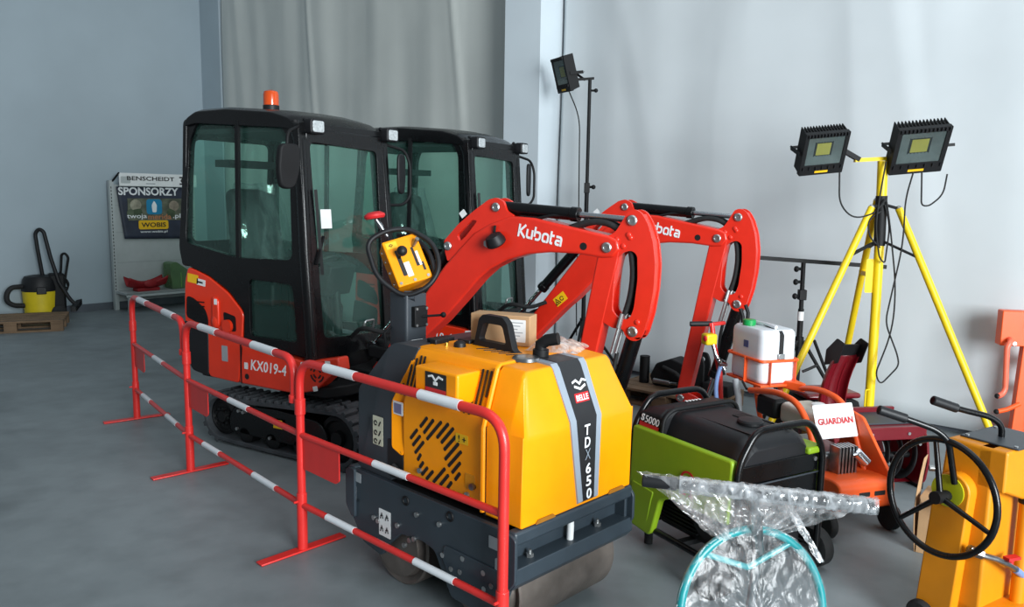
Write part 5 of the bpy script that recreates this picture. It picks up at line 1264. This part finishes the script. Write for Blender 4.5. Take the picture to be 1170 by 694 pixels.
# ------------------------------------------------------------------ machine wrapped in clear film, teal hoop and cross handlebar
TEAL = mat('teal_paint', (10, 128, 132), .4, var=.06, coat=.2)
def make_wrapped():
    t = thing('wrapped_trowel', 'machine with a teal hoop and cross handlebar wrapped in clear film, in the foreground', 'power trowel', (.80, 2.42, 0))
    P = lambda x, y, z: (x-.80, y-2.42, z)
    A = V(P(.435, 2.505, .862)); B = V(P(1.115, 2.33, .855))
    MB().cyl(A, B, .0155, n=14).obj('handlebar', BLKM, t)
    MB().cyl(A, A.lerp(B, .16), .021, n=16).obj('hand_grip', BLKP, t, bev=.004); MB().cyl(B, B.lerp(A, .16), .021, n=16).obj('hand_grip', BLKP, t, bev=.004)
    # hoop standing almost upright
    C = V(P(.795, 2.42, .455)); n_ = V((.28, -.93, .24)).normalized(); up = V((0, 0, 1)); up = (up-n_*up.dot(n_)).normalized(); rt = up.cross(n_).normalized()
    R = .262
    MB().torus(C, R, .0145, n_, 56, 12).obj('hoop', TEAL, t, smooth=60)
    hubp = C+up*.14
    for a in (-38, 38): MB().cyl(hubp-n_*.01, C+(up*cos(RAD(a))+rt*sin(RAD(a)))*(R-.006), .0105, n=10).obj('hoop_spoke', TEAL, t)
    M_ = A.lerp(B, .5)
    MB().tube([M_, V((.03, .08, .62)), V((.02, .12, .35)), V((.0, .12, .12))], .018, n=12).obj('shaft', STEEL, t)
    MB().box(-.10, .12, .06, .26, .10, .34).obj('motor', GST, t, bev=.03)
    MB().box(-.14, .14, .02, .26, .03, .10).obj('gearbox', TEAL, t, bev=.02)
    for sx, sy in ((-1, -1), (1, -1), (-1, 1), (1, 1)): MB().tube([(sx*.10, .13+sy*.06, .08), (sx*.19, .13+sy*.10, .03), (sx*.20, .13+sy*.105, .0)], .016).obj('foot', TEAL, t)
    for k in (-1, 1): MB().tube([C+rt*k*R, V((k*.14, .1, .1))], .010).obj('hoop_stay', TEAL, t)
    # film: skirt from the handlebar converging on the hoop, then round the hoop
    def skirt(u, v):
        top = A.lerp(B, -.01+1.02*u)+V((0, 0, .024))
        a = (u-.5)*2.0
        bot = C+up*(R*.93)+rt*(a*.115)-n_*.0
        k = v**.75
        p = top.lerp(bot, k)
        w = NZ.noise(V((u*9, v*5, 2)))*.02+NZ.noise(V((u*22, v*9, 7)))*.009+NZ.noise(V((u*50, v*14, 9)))*.004
        sag = -.035*sin(pi*u)*(1-v)*0
        return p+n_*(.016+.035*sin(v*pi)+w*(1+v))+V((0, 0, sag+.006*NZ.noise(V((u*30, 0, 4)))))
    MB().grid(skirt, 90, 36).obj('film_skirt', FILM, t, smooth=180)
    def back(u, v):
        p = V(skirt(u, v)); return p-n_*(.045+.03*sin(v*pi))+V((0, 0, .004))
    MB().grid(back, 60, 20).obj('film_back', FILM, t, smooth=180)
    def wrap(u, v):
        a = 2*pi*u; r = R*(1.045-.0*v)
        rr = R*1.06*(1-v**1.5*1.0)
        w = .020*NZ.noise(V((cos(a)*4, sin(a)*4, v*5)))+.012*NZ.noise(V((cos(a)*11, sin(a)*11, v*9)))+.006*NZ.noise(V((cos(a)*26, sin(a)*26, v*16)))
        return C+(up*cos(a)+rt*sin(a))*rr+n_*(.008+.025*v+w*.55)
    MB().grid(wrap, 90, 26, True).obj('film_wrap', FILM3, t, smooth=180)
    def tubew(u, v):
        a = 2*pi*u; w = .007*NZ.noise(V((a*3, v*40, 3)))
        d = (B-A).normalized(); y_ = d.cross(V((0, 0, 1))).normalized(); z_ = y_.cross(d)
        return A.lerp(B, .17+v*.845)+(y_*cos(a)+z_*sin(a))*(.026+w)
    MB().grid(tubew, 14, 90, True).obj('film_sleeve', FILM2, t, smooth=180)
    # twisted film tails
    T0 = C+up*R*.95+rt*.13
    def tail(u, v): p = T0.lerp(T0+rt*.085+up*-.10+n_*.05, v); return p+rt*((u-.5)*.035*(1-.3*v)+.006*NZ.noise(V((u*6, v*9, 1))))+n_*(.03+.014*NZ.noise(V((u*9, v*12, 5))))+up*(.11*(1-v))
    MB().grid(tail, 8, 30).obj('film_tail', FILM2, t, smooth=180)
    def crumple(u, v):
        x = (u-.5)*.30; y = (v-.5)*.16
        return C-up*(.16)+rt*(x+.01*NZ.noise(V((u*9, v*9, 2))))+up*y+n_*(.07+.03*NZ.noise(V((u*7, v*7, 6)))+.015*NZ.noise(V((u*18, v*18, 8)))-.05*((u-.5)**2+(v-.5)**2))
    MB().grid(crumple, 40, 24).obj('film_bunch', FILM, t, smooth=180)
    return t
make_wrapped()
# ------------------------------------------------------------------ far left: shop shelving, banner, vacuum, pallet
SHELFC = mat('pale_shelf_metal', (176, 182, 182), .55, var=.04)
def slotmat():
    m = mat('perforated_strip', (60, 62, 64), .6); nt = m.node_tree; N = nt.nodes; L = nt.links
    tc = N.new('ShaderNodeTexCoord'); sp = N.new('ShaderNodeSeparateXYZ'); L.new(tc.outputs['Object'], sp.inputs[0])
    k = N.new('ShaderNodeMath'); k.operation = 'MULTIPLY'; k.inputs[1].default_value = 20; L.new(sp.outputs['Z'], k.inputs[0])
    f = N.new('ShaderNodeMath'); f.operation = 'FRACT'; L.new(k.outputs[0], f.inputs[0])
    g = N.new('ShaderNodeMath'); g.operation = 'GREATER_THAN'; g.inputs[1].default_value = .55; L.new(f.outputs[0], g.inputs[0])
    mx = N.new('ShaderNodeMixRGB'); mx.inputs[1].default_value = lin((24, 24, 26)); mx.inputs[2].default_value = lin((170, 176, 176)); L.new(g.outputs[0], mx.inputs[0])
    L.new(mx.outputs[0], N['Principled BSDF'].inputs['Base Color']); return m
SLOTM = slotmat()
NAVY = mat('banner_navy', (44, 50, 66), .6, var=.25, scale=6)
def leafy():
    m = mat('banner_photo_print', (92, 96, 80), .6, var=.55, scale=9); return m
PRINT = leafy()
t = thing('shop_shelving', 'pale perforated shop shelving unit with a white name header against the left wall', 'shelving unit', RM(.13, -1.70), 50)
MB().box(.0, 1.25, -.02, .0, .12, 1.86).obj('back_panel', SHELFC, t)
for z in (.70, 1.15, 1.55): MB().box(.03, 1.25, -.0225, -.02, z, z+.006).obj('panel_joint', GST, t)
for x in (-.03, 1.22):
    MB().box(x, x+.06, -.075, .0, .0, 1.92).obj('upright', SHELFC, t, bev=.003)
    MB().box(x+.014, x+.026, -.0765, -.074, .30, 1.84).obj('slot_strip', SLOTM, t)
MB().box(-.02, 1.24, -.44, -.0, .25, .285).obj('base_shelf', SHELFC, t, bev=.004)
MB().box(-.02, 1.24, -.44, -.42, .22, .285).obj('shelf_front', SHELFC, t, bev=.003)
for x in (.02, 1.2): MB().box(x, x+.05, -.42, -.37, .0, .25).obj('leg', SHELFC, t)
hd = MB().box(.06, 1.25, -.20, -.18, 1.84, 2.03).obj('header', WST, t, bev=.003)
MB().bar((.0, -.02, 1.86), (.06, -.20, 2.03), .02, .02).obj('header_bracket', BLKM, t)
text('BENSCHEIDT', (.53, -.2035, 1.955), (1, 0, 0), (0, 0, 1), .72, .062, BST, hd, weight=.018); decal((.52, -.2003, 1.88), (1, 0, 0), (0, 0, 1), .14, .014, GST, hd, name='header_print', r=.001)
s = MB(); F = frame((1.0, -.2035, 1.935), (1, 0, 0), (0, 0, 1)); glyph_poly(s, [(-.03, .05), (.03, .05), (.0, .0), (.03, -.05), (-.03, -.05)], .022, F); s.obj('logo_mark', BST, hd)
MB().prism(rrect(.08, .22, 1.88, 1.98, .02), -.2035, -.2).obj('logo_panel', SHELFC, hd)
# sponsor banner hanging on the unit
B0 = RM(.13, -1.70)-VV*.11
b = thing('sponsor_banner', 'dark sponsor banner printed SPONSORZY hanging on the pale shelving', 'banner', B0, 50)
def ban(u, v):
    x = .17+.02*(1-v)*(1 if u < .5 else 0)+u*1.05+.07*(1-v)*(1-u)
    return (x, -.085+.008*NZ.noise(V((u*4, v*4, 1))), 1.04+.79*v-.02*(1-u)*(1-v)*-1)
MB().grid(ban, 20, 14).obj('cloth', NAVY, b, solid=.003)
tt = lambda s_, x, z, w_, h_, m_, wt=.0, sp=1: text(s_, (x, -.098, z), (1, 0, 0), (0, 0, 1), w_, h_, m_, b, weight=wt)
MB().prism(rrect(.32, 1.20, 1.33, 1.66, .002), -.0965, -.094).obj('photo_print', PRINT, b)
for x, z, rr, cc in ((.44, 1.56, .085, (150, 146, 128)), (.46, 1.45, .075, (60, 74, 52)), (1.03, 1.55, .08, (140, 128, 112)), (.98, 1.44, .07, (66, 80, 56)), (.36, 1.44, .06, (84, 96, 74))):
    MB().lathe([(rr, 0), (rr*.7, .0005), (.002, .001)], (x, -.0972, z), (0, -1, 0), 14).obj('print_patch', mat('print_patch', cc, .6, var=.3, scale=14), b)
tt('SPONSORZY', .65, 1.765, .92, .12, WHT, .03)
MB().prism(rrect(.60, .84, 1.42, 1.65, .05), -.0985, -.0965).obj('blue_emblem', mat('emblem_blue', (20, 128, 170), .5), b)
MB().prism(rp([(.69, 1.45), (.75, 1.45), (.76, 1.56), (.72, 1.63), (.68, 1.56)], .02), -.0995, -.0985).obj('emblem_flame', WHT, b)
tt('twoja', .45, 1.385, .30, .085, WHT, .01); tt('merida', .80, 1.385, .36, .08, mat('print_orange', (190, 120, 80), .5), .01); tt('.pl', 1.07, 1.385, .12, .09, WHT, .01)
MB().prism(rrect(.47, .93, 1.195, 1.33, .03), -.0985, -.0965).obj('yellow_panel', YST, b)
text('WOBIS', (.70, -.1, 1.262), (1, 0, 0), (0, 0, 1), .38, .07, BST, b, weight=.02); tt('www.wobis.pl', .70, 1.155, .42, .045, WHT, .015)
# things on the base shelf
CL = mat('dark_red_fabric', (150, 22, 30), .55, var=.12)
t = thing('red_tray', 'red moulded plastic tub with raised ends on the base shelf', 'tub', RM(.13, -1.70)+V((0, 0, .285)), 50)
s = MB(); 
def tub(u, v):
    x = .06+.58*u; e = abs(u-.5)*2
    return (x+.02*(v-.5), -.40+.24*v, .05+.09*e**1.6*(.6+.4*abs(v-.5)*2)+.10*(abs(v-.5)*2)**2-.02)
s.grid(tub, 22, 10); o = s.obj('tub_shell', CL, t, solid=.012)
MB().box(.18, .52, -.36, -.20, .0, .05).obj('tub_base', CL, t, bev=.01)
MB().sph((.35, -.41, .12), .06, sc=(1.6, .35, 1)).obj('tub_lip', CL, t)
LIME = mat('lime_translucent_plastic', (112, 160, 74), .45, var=.12)
PG = glassmat('pale_green_plastic', (170, 205, 160), .92, haze=.4, hazec=(130, 160, 120))
t = thing('green_crate', 'pale green translucent crate standing on the base shelf', 'crate', RM(.13, -1.70)+V((0, 0, .285)), 50)
s = MB(); s.prism(rp([(.70, .0), (1.18, .0), (1.22, .30), (1.0, .26), (.78, .42), (.68, .40)], .03), -.38, -.14); s.obj('crate_shell', PG, t, bev=.01)
MB().box(.74, 1.16, -.36, -.16, .02, .16).obj('contents', LIME, t, bev=.03)
for x in (.84, .98, 1.10): MB().box(x, x+.01, -.385, -.38, .02, .25).obj('crate_rib', LIME, t)

# wet vacuum
VY = mat('vacuum_yellow', (214, 190, 28), .5, var=.06)
t = thing('wet_vacuum', 'yellow and black industrial vacuum cleaner standing by the left wall', 'vacuum cleaner', (-6.50, 10.88, 0), 35)
MB().lathe([(.15, .03), (.20, .06), (.215, .30), (.22, .40), (.20, .415), (.02, .415)], n=28).obj('tank', VY, t)
MB().lathe([(.222, .39), (.225, .44), (.205, .55), (.18, .59), (.10, .605), (.003, .605)], n=28).obj('motor_head', BLKP, t)
MB().box(-.06, .06, -.235, -.18, .36, .46).obj('latch', BLKP, t, bev=.01)
MB().tube([(-.20, -.05, .46), (-.34, -.10, .46), (-.40, -.12, .38), (-.40, -.12, .27), (-.32, -.10, .21), (-.20, -.06, .20)], .033, n=12, fil=.1).obj('suction_hose', RUB, t, smooth=70)
MB().tube(fillet([(.04, .0, .60), (.0, -.02, .95), (-.02, -.03, 1.18), (.03, -.05, 1.24), (.08, -.07, 1.20), (.14, -.10, .85), (.22, -.16, .50), (.34, -.26, .26), (.42, -.30, .18)], .05, 5), .025, n=12).obj('wand', BLKP, t, smooth=70)
MB().prism(rp([(-.03, -.16), (.05, -.18), (.03, .16), (-.03, .12)], .02), -.03, .04, fn=lambda u, v, a: (.40+u+v*.35, -.28+v*.5, .19+a+v*.25)).obj('floor_nozzle', BLKP, t, bev=.01)
MB().tube(fillet([(.16, .05, .50), (.26, -.02, .62), (.28, -.03, .88), (.32, -.05, .90), (.36, -.06, .84), (.30, -.05, .52), (.28, -.06, .40)], .05, 5), .017, n=10).obj('push_handle', BLKM, t)
for i in range(4): MB().torus((.27+.01*i, -.04-.01*i, .46+.01*i), .10-.01*i, .009, (.6, -.5, .3), 22, 6).obj('cable_coil', RUB, t)
MB().box(.10, .30, -.14, .10, .08, .62).obj('back_frame', BLKM, t, bev=.03)
for y in (-.16, .16): MB().lathe([(.02, -.03), (.08, -.03), (.095, -.02), (.095, .02), (.08, .03), (.02, .03)], (.20, y, .095), (0, 1, 0), 22).obj('wheel', RUB, t)
for x, y in ((-.13, -.1), (-.13, .1)): MB().sph((x, y, .03), .03).obj('castor', RUB, t)

# wooden pallets
WOOD = mat('old_pallet_wood', (112, 90, 68), .8, var=.22, scale=6, bump=.2, bscale=50)
def pallet(label, loc, yaw, w=1.2, d=.8, group=None):
    t = thing('wooden_pallet', label, 'pallet', loc, yaw, group)
    for k in range(5):
        y = -d/2+.07+k*(d-.14)/4; MB().box(-w/2, w/2, y-.06, y+.06, .122, .144).obj('deck_board', WOOD, t, bev=.002)
    for x in (-w/2+.07, 0, w/2-.07): MB().box(x-.07, x+.07, -d/2, d/2, .10, .122).obj('stringer_board', WOOD, t, bev=.002)
    for x in (-w/2+.07, 0, w/2-.07):
        for y in (-d/2+.06, 0, d/2-.06): MB().box(x-.07, x+.07, y-.05, y+.05, .022, .10).obj('block', WOOD, t, bev=.002)
    for y in (-d/2+.06, 0, d/2-.06): MB().box(-w/2, w/2, y-.05, y+.05, 0, .022).obj('bottom_board', WOOD, t, bev=.002)
    return t
pallet('worn wooden pallet on the floor in front of the yellow vacuum at the left edge', (-6.35, 10.05, 0), 24, 1.15, .8, 'wooden pallets')
pallet('wooden pallet under the black attachment by the white sheeting', (1.46, 6.83, 0), -40, .95, .66, 'wooden pallets')
# black hydraulic attachment on the pallet
t = thing('hydraulic_attachment', 'black hydraulic excavator attachment lying on a pallet behind the generator', 'attachment', (1.55, 6.76, .1445), -40)
MB().prism(rp([(-.30, .0), (.05, .0), (.10, .10), (.02, .22), (-.14, .26), (-.28, .20), (-.34, .08)], .02), -.10, .10).obj('body', BLKM, t, bev=.01)
MB().prism(rp([(.02, .0), (.16, .0), (.16, .26), (.13, .33), (.07, .33), (.03, .26)], .03), -.07, -.045, holes=[arc(.095, .27, .018, 0, 345, 10)]).obj('bracket_ear', BLKM, t, bev=.004)
MB().prism(rp([(.02, .0), (.16, .0), (.16, .26), (.13, .33), (.07, .33), (.03, .26)], .03), .045, .07, holes=[arc(.095, .27, .018, 0, 345, 10)]).obj('bracket_ear', BLKM, t, bev=.004)
MB().cyl((-.42, -.05, .0), (-.42, -.05, .24), .045, n=18).obj('bushing', BLKM, t)
MB().cyl((-.26, -.16, .06), (-.10, -.16, .06), .022).cyl((-.10, -.16, .06), (-.02, -.18, .07), .014).obj('coupling', STEEL, t)
MB().tube([(-.2, -.11, .18), (-.05, -.17, .16), (.10, -.16, .05), (.20, -.10, .03)], .018, n=10).obj('hose', RUB, t)
MB().box(.16, .40, -.09, .09, .0, .10).obj('mount_plate', BLKM, t, bev=.01)
